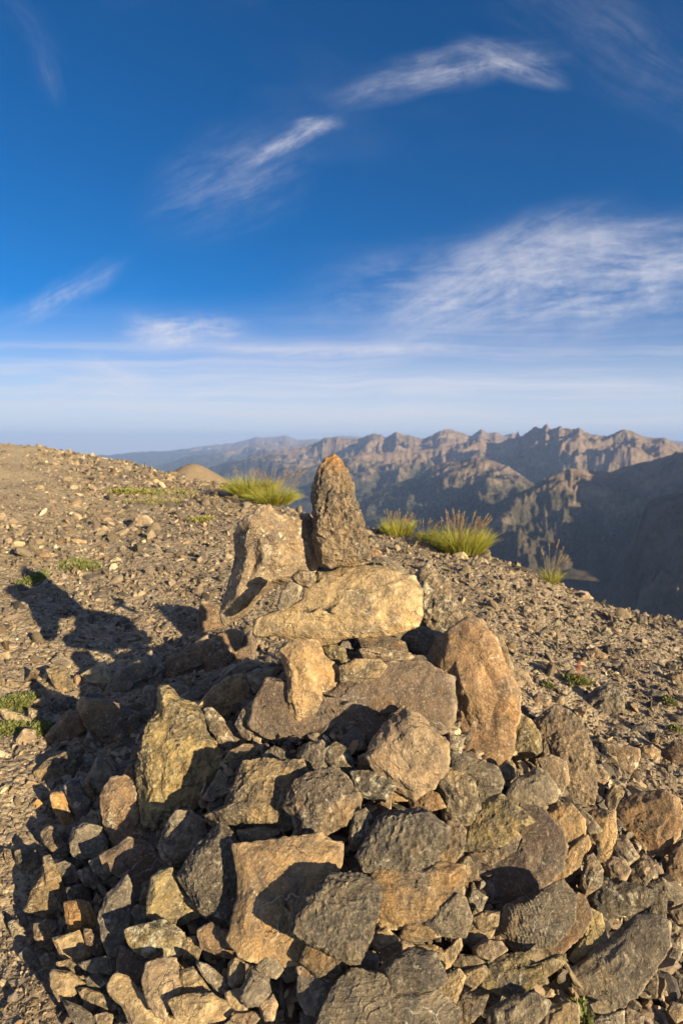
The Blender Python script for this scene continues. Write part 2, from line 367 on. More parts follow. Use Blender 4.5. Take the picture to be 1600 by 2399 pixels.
# ------------------------------------------------------------------ rock material: tint comes from the object's own colour
def rock_mat(name, style):
    m = bpy.data.materials.new(name); m.use_nodes = True; m.node_tree.nodes.clear(); N = NT(m.node_tree)
    oi = N.node('ShaderNodeObjectInfo'); tint = oi.outputs['Color']; rnd = oi.outputs['Random']; alpha = oi.outputs['Alpha']
    oc = N.node('ShaderNodeTexCoord').outputs['Object']
    off = N.node('ShaderNodeCombineXYZ', {0: N.math('MULTIPLY', rnd, 37.0), 1: N.math('MULTIPLY', rnd, 91.0), 2: N.math('MULTIPLY', rnd, 13.0)}).outputs[0]
    P = N.vmath('ADD', oc, off).outputs[0]
    big = N.noise(P, 7, 6, 0.62, 0.6); mid = N.noise(P, 28, 7, 0.68, 0.3); fine = N.noise(P, 140, 5, 0.72)
    if style == 'l':   # bedded: thin parallel layers
        mp = N.node('ShaderNodeMapping', {'Vector': P, 'Rotation': (0.5, 0.35, 0.3), 'Scale': (10, 10, 95)})
        lay = N.noise(mp.outputs[0], 1.0, 5, 0.6, 0.9)
    else:
        mp = N.node('ShaderNodeMapping', {'Vector': P, 'Rotation': (0.9, 0.2, 0.8), 'Scale': (14, 14, 42)})
        lay = N.noise(mp.outputs[0], 1.0, 5, 0.62, 0.8)
    c = N.mix(N.mapr(big, 0.35, 0.65), N.mix(1.0, tint, (0.62, 0.60, 0.62), 'MULTIPLY'), N.mix(1.0, tint, (1.28, 1.22, 1.12), 'MULTIPLY'))
    # iron stain, in patches
    st = N.noise(P, 11, 5, 0.6, 0.8)
    c = N.mix(N.mapr(st, 0.54, 0.68, 0, 0.55), c, N.mix(1.0, tint, (1.18, 0.92, 0.58), 'MULTIPLY'))
    # blue grey weathered skin
    wk = N.noise(N.vmath('ADD', P, (5.1, 2.2, 7.7)).outputs[0], 9, 6, 0.62, 0.7)
    c = N.mix(N.mapr(wk, *((0.53, 0.64, 0, 0.6) if style == 's' else (0.50, 0.57, 0, 0.75))), c, (0.11, 0.10, 0.092))
    c = N.mix(N.mapr(mid, 0.36, 0.58, 0.6, 0), c, (0.05, 0.042, 0.036))
    c = N.mix(N.mapr(lay, 0.55, 0.75, 0, 0.45), c, N.mix(1.0, tint, (1.5, 1.45, 1.35), 'MULTIPLY'))
    pt = N.mapr(N.node('ShaderNodeNewGeometry').outputs['Pointiness'], 0.51, 0.55, 0, 0.8)
    c = N.mix(N.math('MULTIPLY', pt, N.mapr(mid, 0.35, 0.6)), c, N.mix(0.5, N.mix(1.0, tint, (1.9, 1.8, 1.6), 'MULTIPLY'), (0.5, 0.44, 0.33)))
    # fine dark and pale grains
    c = N.mix(N.mapr(fine, 0.54, 0.67, 0, 0.65), c, N.mix(0.5, N.mix(1.0, tint, (1.9, 1.8, 1.6), 'MULTIPLY'), (0.5, 0.44, 0.34)))
    c = N.mix(N.mapr(fine, 0.40, 0.30, 0, 0.5), c, (0.04, 0.035, 0.03))
    # pale lichen or calcite crust; amount carried by the object colour's alpha
    li = N.noise(N.vmath('ADD', P, (1.7, 9.2, 3.3)).outputs[0], 34, 6, 0.7, 0.4)
    lf = N.math('MULTIPLY', N.mapr(N.math('MULTIPLY_ADD', N.math('SUBTRACT', alpha, 0.5), 0.36, li), 0.58, 0.66), N.mapr(fine, 0.35, 0.55, .5, 1))
    c = N.mix(N.math('MULTIPLY', lf, 0.85), c, (0.62, 0.57, 0.44))
    # thin quartz veins
    vn = N.node('ShaderNodeTexVoronoi', {'Vector': N.vmath('ADD', P, N.vmath('SCALE', N.noise(P, 9, 3, 0.5, out=1), scale=0.12).outputs[0]).outputs[0], 'Scale': 7.0}); vn.feature = 'DISTANCE_TO_EDGE'
    vein = N.math('MULTIPLY', N.mapr(vn.outputs[0], 0.010, 0.003), N.mapr(N.noise(P, 5, 2), 0.58, 0.64))
    c = N.mix(N.math('MULTIPLY', vein, 0.45), c, (0.6, 0.56, 0.5))
    cr = N.node('ShaderNodeTexVoronoi', {'Vector': N.vmath('ADD', P, N.vmath('SCALE', N.noise(P, 16, 4, 0.6, out=1), scale=0.10).outputs[0]).outputs[0], 'Scale': 12.0}); cr.feature = 'DISTANCE_TO_EDGE'
    crack = N.math('MULTIPLY', N.mapr(cr.outputs[0], 0.03, 0.0), N.mapr(N.noise(P, 8, 2), 0.56, 0.62))
    amp = {'s': (0.4, 0.8, 0.5), 'c': (1.0, 1.5, 0.5), 'l': (0.5, 1.1, 1.1)}[style]
    h = N.math('MULTIPLY', big, 1.2)
    h = N.math('MULTIPLY_ADD', mid, amp[1], h); h = N.math('MULTIPLY_ADD', fine, 0.34 * amp[1], h)
    h = N.math('MULTIPLY_ADD', lay, amp[2] * 0.9, h); h = N.math('MULTIPLY_ADD', crack, -0.3, h)
    if style == 'c':
        pv = N.node('ShaderNodeTexVoronoi', {'Vector': P, 'Scale': 55.0}); h = N.math('MULTIPLY_ADD', N.math('POWER', pv.outputs[0], 1.0), 0.8, h)
    b = N.node('ShaderNodeBump', {'Height': h, 'Strength': 1.0, 'Distance': {'s': 0.018, 'c': 0.026, 'l': 0.020}[style]})
    p = N.node('ShaderNodeBsdfPrincipled', {'Base Color': c, 'Roughness': N.mapr(mid, 0.3, 0.7, 0.55, 0.9), 'Normal': b.outputs[0]}); p.inputs['Specular IOR Level'].default_value = 0.35
    o = N.node('ShaderNodeOutputMaterial'); N.l.new(p.outputs[0], o.inputs[0]); return m
ROCK = {k: rock_mat('rock_' + n, k) for k, n in (('s', 'smooth'), ('c', 'crumbly'), ('l', 'bedded'))}
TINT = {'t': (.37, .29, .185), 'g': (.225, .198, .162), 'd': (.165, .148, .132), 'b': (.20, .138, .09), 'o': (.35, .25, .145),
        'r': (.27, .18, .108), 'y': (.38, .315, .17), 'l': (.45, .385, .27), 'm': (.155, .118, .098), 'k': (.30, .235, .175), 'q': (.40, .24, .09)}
CNAME = {'t': 'tan', 'g': 'grey', 'd': 'dark slate-grey', 'b': 'brown', 'o': 'orange-brown', 'r': 'rust-brown', 'y': 'ochre', 'l': 'pale cream', 'm': 'dull purplish-brown', 'k': 'greyish-tan', 'q': 'bright orange'}

def facets(rs, n, z=True):
    """random cutting planes in the unit ball: broken faces"""
    f = []
    for k in range(n):
        v = rs.normal(size=3); v /= np.linalg.norm(v)
        if z and abs(v[2]) < 0.35: v[2] = 0.45 * np.sign(v[2] or 1); v /= np.linalg.norm(v)
        f.append((v, rs.uniform(0.50, 0.80) if abs(v[2]) > .6 else rs.uniform(0.70, 0.92)))
    return f
PLANES = {2: [((-.80, -.1, .59), .40), ((.1, -.82, .56), .50), ((.5, .2, .84), .66)], 1: [((-.82, 0, .57), .72), ((.80, .05, .6), .74), ((-.1, .1, .99), .62)],
          3: [((0, .80, .6), .62), ((-.1, -.45, .89), .55)]}
def faces(rs):
    """broken planes: a few big tilted faces front and back, edges meeting in ridges"""
    f = []; a0 = rs.uniform(0, 6.28)
    for sgn in (1, -1):
        n = rs.randint(4, 6)
        for k in range(n):
            t = R(rs.uniform(14, 58)); a = a0 + k * 6.28 / n + rs.uniform(-.5, .5)
            f.append((np.array([math.sin(t) * math.cos(a), math.sin(t) * math.sin(a), sgn * math.cos(t)]), max(rs.uniform(.48, .74), math.sin(t) * .90)))
        t = R(rs.uniform(0, 22)); a = rs.uniform(0, 6.28); f.append((np.array([math.sin(t) * math.cos(a), math.sin(t) * math.sin(a), sgn * math.cos(t)]), rs.uniform(.50, .68)))
    for k in range(3):
        v = rs.normal(size=3); v /= np.linalg.norm(v); f.append((v, rs.uniform(.90, .98)))
    return f
def displace(co, size, style, rs, amp=1.0):
    """weathering relief along the radial direction; co in metres about the rock's centre"""
    o = rs.uniform(-50, 50, 3); n = co / (np.linalg.norm(co, axis=1)[:, None] + 1e-9)
    q = co / size
    d = (0.026 if style == 's' else 0.036) * fbm(q * 2.2 + o, 3) 
    if style == 'c':
        d = d + 0.045 * ridged(q * 5 + o, 4, 0.6) - 0.03 + 0.020 * np.abs(fbm(q * 14 + o, 3, .6))
    elif style == 'l':
        ax = rs.normal(size=3); ax /= np.linalg.norm(ax)
        t = (q @ ax) * rs.uniform(5, 9) + 0.7 * fbm(q * 2 + o, 3)
        fr = t - np.floor(t); d = d + 0.030 * (np.minimum(fr * 1.3, 1) ** 2 - 0.5) + 0.016 * ridged(q * 7 + o, 3)
    else:
        d = d + 0.026 * ridged(q * 3.5 + o, 4, 0.55) - 0.01 + 0.010 * np.abs(fbm(q * 14 + o, 3))
        ax = rs.normal(size=3); ax /= np.linalg.norm(ax)
        t = (q @ ax) * rs.uniform(2, 4) + 0.5 * fbm(q * 1.5 + o, 3); fr = t - np.floor(t); d = d + 0.022 * (np.minimum(fr * 1.6, 1) ** 3 - 0.5)
    return co + n * (d * size * amp)[:, None]
ROCKS = []
def poly_rock(px_poly, col='t', style='s', lift=0.0, depth=None, thick=1.0, seed=0, tone=1.0, name='rock'):
    """a stone whose outline follows px_poly (photograph pixels), built at its own place on the heap with real thickness"""
    rs = np.random.RandomState(seed * 7 + 11)
    pts = np.array(px_poly, float)
    x, y = pts[:, 0], pts[:, 1]; x2, y2 = np.roll(x, -1), np.roll(y, -1)
    cr = x * y2 - x2 * y; A = cr.sum() / 2
    cx = ((x + x2) * cr).sum() / (6 * A); cy = ((y + y2) * cr).sum() / (6 * A); A = abs(A)
    d0 = pdir(cx, cy)
    if depth is None:
        t0 = hit(d0)
        P0 = CAM + d0 * t0
    else: P0 = CAM + d0 / d0[1] * depth
    c = -(d0 / np.linalg.norm(d0)); 
    rad_m = math.sqrt(A / math.pi) / 1199.5 * K * ((P0 - CAM) @ d0) / (d0 @ d0) * 1.0
    if depth is None: P0 = P0 + c * (rad_m * 0.15)
    P0 = P0 + c * lift
    a = np.cross(np.array([0, 0, 1.0]), c); a /= np.linalg.norm(a); b = np.cross(c, a)
    L = []
    for p in pts:
        d = pdir(*p); t = ((P0 - CAM) @ c) / (d @ c); v = CAM + d * t - P0; L.append((v @ a, v @ b))
    L = np.array(L)
    # radial outline function (star-shaped about the centroid)
    al = np.linspace(-math.pi, math.pi, 721); Rr = np.zeros(721)
    for i in range(len(L)):
        p, q = L[i], L[(i + 1) % len(L)]; e = q - p
        den = np.cos(al) * e[1] - np.sin(al) * e[0]; den = np.where(abs(den) < 1e-12, 1e-12, den)
        r_ = (p[0] * e[1] - p[1] * e[0]) / den; s_ = (p[0] * np.sin(al) - p[1] * np.cos(al)) / den
        Rr = np.where((r_ > 0) & (s_ >= -1e-6) & (s_ <= 1 + 1e-6), np.maximum(Rr, r_), Rr)
    rmin = np.percentile(Rr, 15); size = math.sqrt((Rr ** 2).mean())
    area_px = A
    lvl = 6 if area_px > 14000 else 5 if area_px > 2600 else 4
    co, f = ico(lvl)
    ang = np.arctan2(co[:, 1], co[:, 0]); rho = np.hypot(co[:, 0], co[:, 1]); z = co[:, 2]
    e = 0.45
    q = np.stack([np.cos(ang) * rho ** e, np.sin(ang) * rho ** e, np.sign(z) * np.abs(z) ** 0.7], 1)
    sc = np.ones(len(q))
    for v, dd in faces(rs) + PLANES.get(seed, []):
        k = q @ v; sc = np.minimum(sc, np.where(k > 1e-6, dd / np.maximum(k, 1e-6), 9))
    # keep the outline: near the rim the cuts fade out
    rim = sstep(0.80, 0.97, np.hypot(q[:, 0], q[:, 1]))
    sc = np.minimum(sc, 1) * (1 - rim) + rim * np.minimum(sc, 1) ** 0.6
    q = q * sc[:, None]
    ra = np.interp(np.arctan2(q[:, 1], q[:, 0]), al, Rr)
    T = min(rmin * 0.95, size) * thick
    tilt = rs.uniform(-0.22, 0.22, 2)
    lx, ly = q[:, 0] * ra, q[:, 1] * ra
    lz = q[:, 2] * T + (lx * tilt[0] + ly * tilt[1]) * 0.6
    C3 = np.stack([lx, ly, lz], 1) * (1.07 if seed == 2 else 1.0 if seed < 4 else 1.15)
    C3 = displace(C3, size, style, rs, 1.1 if seed == 1 else 1.0)
    W = C3[:, :1] * a + C3[:, 1:2] * b + C3[:, 2:] * c
    o = mesh_obj(name, W, f, ROCK[style]); o.location = P0
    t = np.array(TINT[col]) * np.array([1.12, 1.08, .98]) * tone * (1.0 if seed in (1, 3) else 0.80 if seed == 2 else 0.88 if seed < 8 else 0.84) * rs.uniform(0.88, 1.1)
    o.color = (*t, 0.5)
    ROCKS.append(dict(o=o, cx=cx, cy=cy, A=A, L=pts, col=col, style=style, P=P0, size=size))
    return o

def free_rock(rs, lvl, sx, sy, sz, style='s'):
    co, f = ico(lvl); q = co * (0.9 + 0.1 * np.sign(co)) if False else co.copy()
    sc = np.full(len(q), 1.0)
    for k in range(9):
        v = rs.normal(size=3); v /= np.linalg.norm(v); d = rs.uniform(0.38, 0.8); h = q @ v
        sc = np.minimum(sc, np.where(h > 1e-6, d / np.maximum(h, 1e-6), 9))
    q = q * sc[:, None] * np.array([sx, sy, sz]) * 1.3
    return displace(q, (sx * sy * sz) ** (1 / 3), style, rs), f
def rot_rand(rs, flat=0.0):
    a = rs.normal(size=4); 
    if flat: a[1:3] *= flat
    a /= np.linalg.norm(a); w, x, y, z = a
    return np.array([[1 - 2 * (y * y + z * z), 2 * (x * y - z * w), 2 * (x * z + y * w)], [2 * (x * y + z * w), 1 - 2 * (x * x + z * z), 2 * (y * z - x * w)], [2 * (x * z - y * w), 2 * (y * z + x * w), 1 - 2 * (x * x + y * y)]])
# ------------------------------------------------------------------ the stones, outlined from the photograph
REG = {'T': (450, 1040, .3827), 'A': (150, 1450, .3508), 'B': (600, 1450, .4145), 'C': (1100, 1450, .3189), 'D': (0, 1550, .287),
       'E': (0, 1900, .3189), 'F': (400, 1850, .3508), 'G': (800, 1850, .287), 'H': (1150, 1850, .287), 'L': (0, 1000, .3827), 'N': (0, 0, 1.0)}
# region, tint+style, lift cm, depth or None, thickness, lichen, label (or None), outline
S = []
def s(reg, ts, lift, depth, th, li, label, pts):
    v = [float(q) for q in pts.replace(',', ' ').split()]; ox, oy, k = REG[reg]
    S.append((ts, lift / 100, depth, th, li, label, [(ox + v[i] * k, oy + v[i + 1] * k) for i in range(0, len(v), 2)]))
_ = None
s('T', 'kc', 0, 1.90, 1.1, .35, 'tall pointed spire stone with an orange tip standing upright on top of the cairn', '735,350 745,230 780,140 835,85 870,62 905,85 950,170 985,250 990,340 1040,430 1075,540 1085,700 1050,735 940,740 860,745 790,735 765,680 745,560 735,450')
s('T', 'ks', 0, 1.90, .8, .5, 'big brown-grey boulder with white lichen leaning beside the upright spire stone', '300,500 380,450 430,405 480,405 510,450 620,460 690,450 740,520 770,640 765,730 720,780 620,860 500,885 420,930 380,1000 300,1060 215,1105 165,1050 190,930 220,800 250,650 270,570')
s('T', 'ts', 0, 1.88, .75, .35, 'broad sunlit golden-tan slab that carries the upright spire stone', '370,1165 385,1080 430,1050 560,1010 680,960 730,850 745,750 880,740 1060,735 1220,775 1300,800 1370,800 1400,900 1405,1040 1370,1120 1190,1165 1010,1180 850,1230 760,1240 640,1200 520,1170 430,1185')
s('T', 'kc', 0, 1.69, 1, .55, 'small rough stone wedged between the leaning boulder and the tan slab', '610,820 660,775 740,790 748,840 715,880 650,860')
s('T', 'gs', 0, 1.68, 1, .4, 'small elongated grey stone lying on the pointed end of the tan slab', '525,990 545,920 590,860 640,848 672,880 640,960 600,990 550,1012')
s('T', 'gl', 0, 2.08, .8, .4, 'flat grey stone resting behind the top of the tan slab beside the spire foot', '1060,730 1130,690 1180,700 1270,740 1305,775 1290,800 1240,790 1150,765')
s('T', 'rs', 0, 2.15, 1, .3, 'small reddish stone just behind the foot of the spire', '1075,650 1110,640 1150,660 1170,700 1120,720 1080,730')
s('N', 'kc', 0, 2.10, .8, .7, 'dark craggy rock streaked with white behind the end of the tan slab', '985,1345 1010,1330 1030,1360 1055,1385 1075,1420 1075,1480 1010,1500 985,1440')
s('N', 'ts', 0, 2.2, .8, .5, 'small tan rock poking up past the end of the tan slab', '975,1345 1005,1325 1030,1360 1036,1392 1000,1400 980,1380')
s('B', 'gs', 0, 1.98, .7, .3, 'smooth grey slab sloping behind the rust-brown boulder, under the tan slab', '720,95 860,50 950,55 1060,90 1050,150 960,210 880,165 800,120')
s('N', 'ks', 0, 2.08, .6, .3, 'pale flat slab leaning behind the rust-brown boulder', '1060,1455 1100,1440 1140,1465 1175,1500 1196,1560 1180,1570 1140,1500')
s('B', 'rs', 9, None, .85, .3, 'large rust-brown boulder standing on end at the right shoulder of the cairn', '1040,150 1110,90 1210,42 1280,65 1350,170 1390,290 1455,400 1450,520 1420,700 1375,830 1320,838 1200,770 1130,690 1105,560 1060,460 1030,330 1000,240')
s('C', 'ks', 0, None, .9, .3, 'rounded pale grey stone against the far side of the rust-brown boulder', '262,370 330,355 420,400 470,500 440,590 350,625 310,560 300,470')
s('C', 'ls', 0, None, .9, .6, 'small creamy white stone next to the rounded pale grey one', '430,400 490,380 540,440 520,500 470,500')
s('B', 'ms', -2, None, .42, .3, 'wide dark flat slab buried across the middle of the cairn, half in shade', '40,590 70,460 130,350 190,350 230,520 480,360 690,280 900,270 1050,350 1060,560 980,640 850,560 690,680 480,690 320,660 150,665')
s('B', 'os', 7, None, .8, .4, 'orange-brown wedge with a notch and a sunlit knob, below the tan slab', '145,190 230,150 340,150 380,210 430,260 490,330 485,390 410,430 340,540 270,575 230,580 205,500 190,350')
s('B', 'yc', 0, None, 1, .5, _, '370,165 420,150 500,170 510,240 470,280 410,230')
s('B', 'tl', 9, None, .8, .5, 'flat tan chip lying on the wide dark slab, beside the orange-brown wedge', '485,270 560,235 680,235 725,268 680,330 600,350 490,350')
s('B', 'kl', 4, None, .9, .55, _, '600,175 700,165 850,190 880,215 820,250 740,250 620,225')
s('B', 'bl', 0, None, .8, .4, _, '585,100 700,90 830,130 850,185 720,180 610,165')
s('B', 'kc', 10, None, .9, .6, 'oval speckled grey stone resting above the wide dark slab', '810,380 830,320 900,285 1000,280 1030,310 990,370 890,425 830,410')
s('B', 'ms', 0, None, .8, .3, _, '800,260 880,210 980,215 1000,270 900,290 820,300')
s('B', 'ks', 9, None, .7, .4, 'diamond-shaped grey-tan boulder near the centre of the cairn face', '650,780 690,690 760,600 850,540 920,570 980,640 1060,710 1055,850 990,930 890,990 820,960 760,920 700,850')
s('B', 'tc', 7, None, .8, .4, _, '755,550 830,495 920,540 930,590 850,580 780,590')
s('B', 'ds', 1, None, 1, .3, _, '240,770 300,710 370,690 400,740 395,840 330,888 260,880')
s('B', 'gc', 1, None, 1, .6, _, '400,740 450,705 520,740 545,830 520,868 440,850 405,800')
s('B', 'rs', -1, None, 1, .2, _, '580,780 640,755 680,840 620,855 580,850')
s('N', 'tc', 6, None, .8, .35, 'long tan crumbly boulder tapering to a snout beside the tall ochre one', '492,1902 536,1885 557,1843 574,1794 620,1788 650,1794 695,1790 707,1819 699,1848 675,1893 637,1927 600,1933 511,1927')
s('B', 'kc', 5, None, .8, .5, 'speckled grey-tan block directly below two small round stones', '180,1060 240,930 330,880 430,855 510,920 585,1010 560,1110 420,1180 315,1225 250,1190 225,1110')
s('B', 'dc', 4, None, .8, .65, 'dark stone splashed with white touching the diamond boulder', '545,870 640,865 720,900 780,945 720,1020 640,1010 570,980')
s('B', 'ol', 1, None, .8, .4, _, '740,990 790,950 860,980 850,1030 760,1025')
s('B', 'rs', 1, None, .8, .2, 'smooth reddish block tucked under the diamond boulder', '860,1010 930,950 1020,990 1060,1060 960,1085 880,1060')
s('B', 'tc', 5, None, .8, .6, _, '1000,920 1050,850 1150,880 1220,930 1250,1060 1200,1140 1110,1155 1060,1100 1060,1000')
s('B', 'gl', 3, None, .8, .45, 'grey banded stone right under the tip of the rust-brown boulder', '1115,760 1200,790 1350,840 1385,920 1340,1030 1240,1010 1220,930 1120,860')
s('C', 'lc', 2, None, 1, .4, _, '210,1100 270,1045 330,1070 330,1150 270,1205 230,1160')
s('C', 'yc', 3, None, .8, .6, _, '300,740 370,715 440,760 500,850 510,960 440,1000 330,1005 260,990 290,870')
s('C', 'kc', 4, None, .7, .35, 'very large rounded grey-tan boulder on the right flank of the cairn', '480,800 560,730 640,690 720,720 810,800 850,900 890,1050 900,1200 880,1300 780,1380 690,1350 600,1250 540,1100 500,960')
s('C', 'ks', 9, None, .7, .4, _, '510,1040 600,1010 700,1060 720,1180 660,1280 600,1230 540,1140')
s('C', 'gs', 10, None, .7, .35, 'squat olive-grey block with a flat top at the foot of the large rounded boulder', '285,1290 340,1200 490,1110 560,1150 640,1270 610,1330 500,1370 370,1395 310,1350')
s('C', 'kl', -1, None, .8, .4, _, '890,1080 960,1080 1020,1160 970,1270 900,1310 880,1200')
s('C', 'gc', 5, None, .8, .55, 'pitted knobbly grey boulder below the small succulent with red stalks', '790,640 870,590 940,520 1010,495 1110,560 1110,680 1050,790 980,855 900,780 820,720')
s('C', 'bs', 1, None, .9, .4, _, '860,240 930,215 1000,270 1000,340 940,370 860,350')
s('C', 'kc', 2, None, .9, .4, 'pyramid-shaped brown and grey rock behind the pitted boulder', '1045,480 1130,335 1200,380 1310,470 1310,540 1200,610 1160,580 1110,520')
s('C', 'dl', 3, None, .9, .5, _, '1220,600 1340,530 1430,540 1470,600 1420,650 1280,725 1220,680')
s('C', 'kc', 1, None, .9, .4, _, '1350,490 1450,420 1568,400 1640,480 1600,590 1470,570 1400,520')
s('C', 'gc', 2, None, .9, .4, _, '1110,850 1200,800 1280,770 1360,850 1330,910 1210,940 1130,930')
s('C', 'bs', 4, None, .9, .6, 'dark brown wedge with one bright creamy crusted edge', '985,930 1090,930 1230,960 1240,1020 1170,1165 1100,1130 990,1040')
s('C', 'bc', 2, None, .9, .55, _, '860,880 960,860 975,960 960,1000 880,1000')
s('C', 'bs', 3, None, .8, .3, _, '1410,1060 1440,970 1500,905 1600,940 1600,1130 1530,1165 1440,1120')
s('H', 'rs', 5, None, .7, .3, 'huge dark reddish-brown boulder with a pale worn edge, beside two small pale stones', '1020,240 1060,140 1200,60 1400,40 1500,100 1555,230 1480,420 1320,575 1220,540 1130,400 1060,330')
s('C', 'tc', 2, None, .9, .5, _, '1000,1300 1060,1220 1150,1270 1110,1330 1060,1410 1010,1380')
s('C', 'gs', 1, None, 1, .3, 'lone dark stone lying on the open scree slope past the rust-brown boulder', '940,130 1000,60 1045,110 1040,150 990,180')
s('C', 'bs', 0, None, .9, .4, _, '830,390 900,365 965,400 950,440 850,435')
s('C', 'kc', 0, None, 1, .5, _, '780,330 830,290 850,340 820,380 785,370')
s('C', 'bl', 0, None, .8, .3, _, '630,395 720,380 760,420 700,450')
s('C', 'ks', 1, None, .8, .5, _, '450,620 500,550 560,570 590,610 540,650 500,690 430,740 400,700')
s('C', 'ms', 0, None, .8, .3, _, '320,640 400,640 430,680 400,730 330,700')
s('C', 'gl', 0, None, .8, .3, _, '610,590 700,565 850,590 820,630 730,640')
s('A', 'yc', 8, None, .7, .5, 'tall lichen-crusted ochre boulder like a bottle, narrow neck at its top', '640,500 700,480 740,510 780,560 870,590 940,650 955,770 1030,820 1105,900 1070,980 990,1060 930,1200 880,1255 790,1285 680,1290 630,1335 560,1300 545,1150 530,1000 550,870 600,720 640,640')
s('A', 'rs', 6, None, .8, .45, 'brown boulder with a gold sunlit top corner on the left flank of the cairn', '120,600 145,550 250,555 400,600 470,640 530,900 480,930 380,890 310,860 220,810 160,700')
s('A', 'gs', 0, None, .6, .3, 'long grey slab lying in the cairn\'s shadow behind the gold-cornered boulder', '270,510 360,360 500,290 560,230 600,280 560,400 470,430 400,560 290,570')
s('A', 'bs', 4, None, .7, .4, 'long brown slab with a pointed end slanting up towards the leaning boulder', '635,385 650,300 800,220 950,110 960,180 930,290 780,370 700,420')
s('A', 'bs', 5, None, .8, .5, 'brown block with a glowing gold lower edge near the slanting long slab', '915,300 945,170 1100,85 1185,100 1160,200 1090,290 1040,360 960,370')
s('A', 'ms', 2, None, .8, .3, _, '1120,260 1170,150 1250,80 1285,170 1250,280 1160,300')
s('A', 'gs', 5, None, .7, .4, 'thin grey splinter-like slab lying diagonally just above the ochre boulder', '775,520 850,470 1050,350 1130,300 1135,340 1060,410 900,530 820,570')
s('A', 'os', 2, None, .7, .4, 'orange-brown faced block partly under the thin diagonal splinter slab', '900,580 1000,470 1100,400 1180,385 1220,470 1220,560 1090,665 1000,640')
s('A', 'gs', 2, None, .9, .3, _, '1230,380 1290,340 1390,345 1400,420 1330,500 1270,480')
s('A', 'gs', 1, None, .8, .4, _, '1140,320 1200,290 1290,270 1300,310 1180,370 1150,370')
s('A', 'kc', 4, None, .9, .65, 'upright small stone with a bright white patch of crust', '1155,700 1200,610 1260,560 1335,620 1320,720 1250,800 1190,770')
s('A', 'kc', 4, None, .7, .55, _, '945,620 1000,610 1100,710 1190,790 1180,860 1120,900 1060,840 980,740')
s('A', 'ol', 1, None, .8, .5, _, '1080,940 1120,880 1200,840 1335,840 1270,910 1180,940')
s('A', 'gs', 1, None, .9, .3, _, '520,530 545,460 590,450 620,500 600,600 540,590')
s('A', 'gc', 1, None, .9, .5, _, '490,660 540,600 600,640 580,700 520,700')
s('A', 'gs', 0, None, .7, .3, _, '635,520 650,450 760,430 830,460 790,510 740,550')
s('A', 'gs', 0, None, .7, .4, _, '930,1200 1040,1010 1090,1060 1100,1140 1000,1210')
s('D', 'bs', 3, None, .9, .4, 'brown boulder with a gold lit end beside the bright green moss', '400,600 480,490 560,420 670,440 700,560 650,650 540,700 480,740 410,710')
s('A', 'bs', 3, None, .8, .55, 'large rounded dark brown boulder spotted with pale lichen, below the ochre one', '270,1180 330,1090 400,1075 520,1110 550,1260 620,1330 600,1450 500,1530 380,1540 300,1400 270,1270')
s('E', 'gs', 5, None, .9, .3, 'grey-green pyramid block with a small sunlit cap under the ochre boulder', '1185,260 1210,150 1300,10 1400,20 1470,70 1500,170 1470,280 1270,380 1210,320')
s('E', 'ds', 5, None, .9, .4, 'blue-black stone with a sunlit triangular patch on its front', '530,230 550,130 620,100 740,130 790,210 770,310 600,345 545,310')
s('E', 'kc', 3, None, .9, .4, _, '310,170 370,115 430,160 500,260 490,340 420,330 340,240')
s('D', 'tc', 4, None, .8, .4, 'long slanting stone, half golden and half in shade, left side of the cairn', '290,900 420,800 520,760 640,710 660,760 600,950 460,1010 350,1055 300,980')
s('D', 'dc', 2, None, .9, .6, _, '600,900 680,800 740,830 740,960 640,980')
s('D', 'gs', 3, None, .9, .3, _, '715,960 790,800 870,810 940,900 910,1020 850,1110 760,1040')
s('D', 'ds', 4, None, .9, .4, _, '530,1030 570,980 650,990 690,1090 740,1130 700,1270 660,1300 600,1200')
s('D', 'qs', 4, None, .8, .4, 'orange elongated stone with a sunlit flank at the left of the cairn', '415,1090 520,1080 560,1190 600,1300 620,1370 570,1390 500,1300 440,1200')
s('D', 'bs', 3, None, .8, .4, _, '670,1010 710,970 760,1060 790,1150 730,1140 680,1090')
s('D', 'ks', 1, None, .8, .3, _, '-40,930 60,930 170,1030 100,1130 60,1090 -30,1050')
s('D', 'lc', 1, None, .7, .5, _, '5,400 50,385 160,430 260,480 160,590 90,540')
s('D', 'ks', 1, None, .8, .4, _, '145,640 200,560 290,560 300,720 180,765')
s('D', 'bs', 1, None, .8, .3, _, '155,1080 240,980 330,1010 340,1080 240,1160 170,1150')
s('D', 'qs', 2, None, .8, .4, _, '240,1190 310,1130 380,1180 370,1210 290,1285 250,1230')
s('D', 'gs', 0, None, .8, .3, _, '350,740 420,710 490,770 390,820')
s('D', 'ds', 0, None, .9, .3, _, '695,680 730,580 800,650 850,700 830,800 740,800')
s('D', 'bs', 2, None, .8, .3, _, '810,1250 840,1220 880,1300 890,1400 830,1400')
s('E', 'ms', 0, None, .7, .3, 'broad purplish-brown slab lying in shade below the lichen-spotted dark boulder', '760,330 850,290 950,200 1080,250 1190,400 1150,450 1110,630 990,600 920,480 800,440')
s('E', 'tc', 4, None, .8, .45, 'big rough crumbling golden boulder at the lower left edge of the cairn', '230,620 330,470 310,380 370,360 420,470 470,600 470,720 340,775 250,740 190,720')
s('E', 'tc', 3, None, .9, .45, _, '115,300 200,280 260,300 290,400 240,460 170,460 130,380')
s('E', 'kc', 1, None, .9, .4, _, '30,280 80,290 130,380 135,450 80,440 50,370')
s('E', 'dc', 3, None, .8, .45, _, '400,400 480,380 540,410 600,520 500,540 430,530')
s('E', 'dc', 4, None, .9, .5, _, '490,560 600,545 615,590 600,640 510,650')
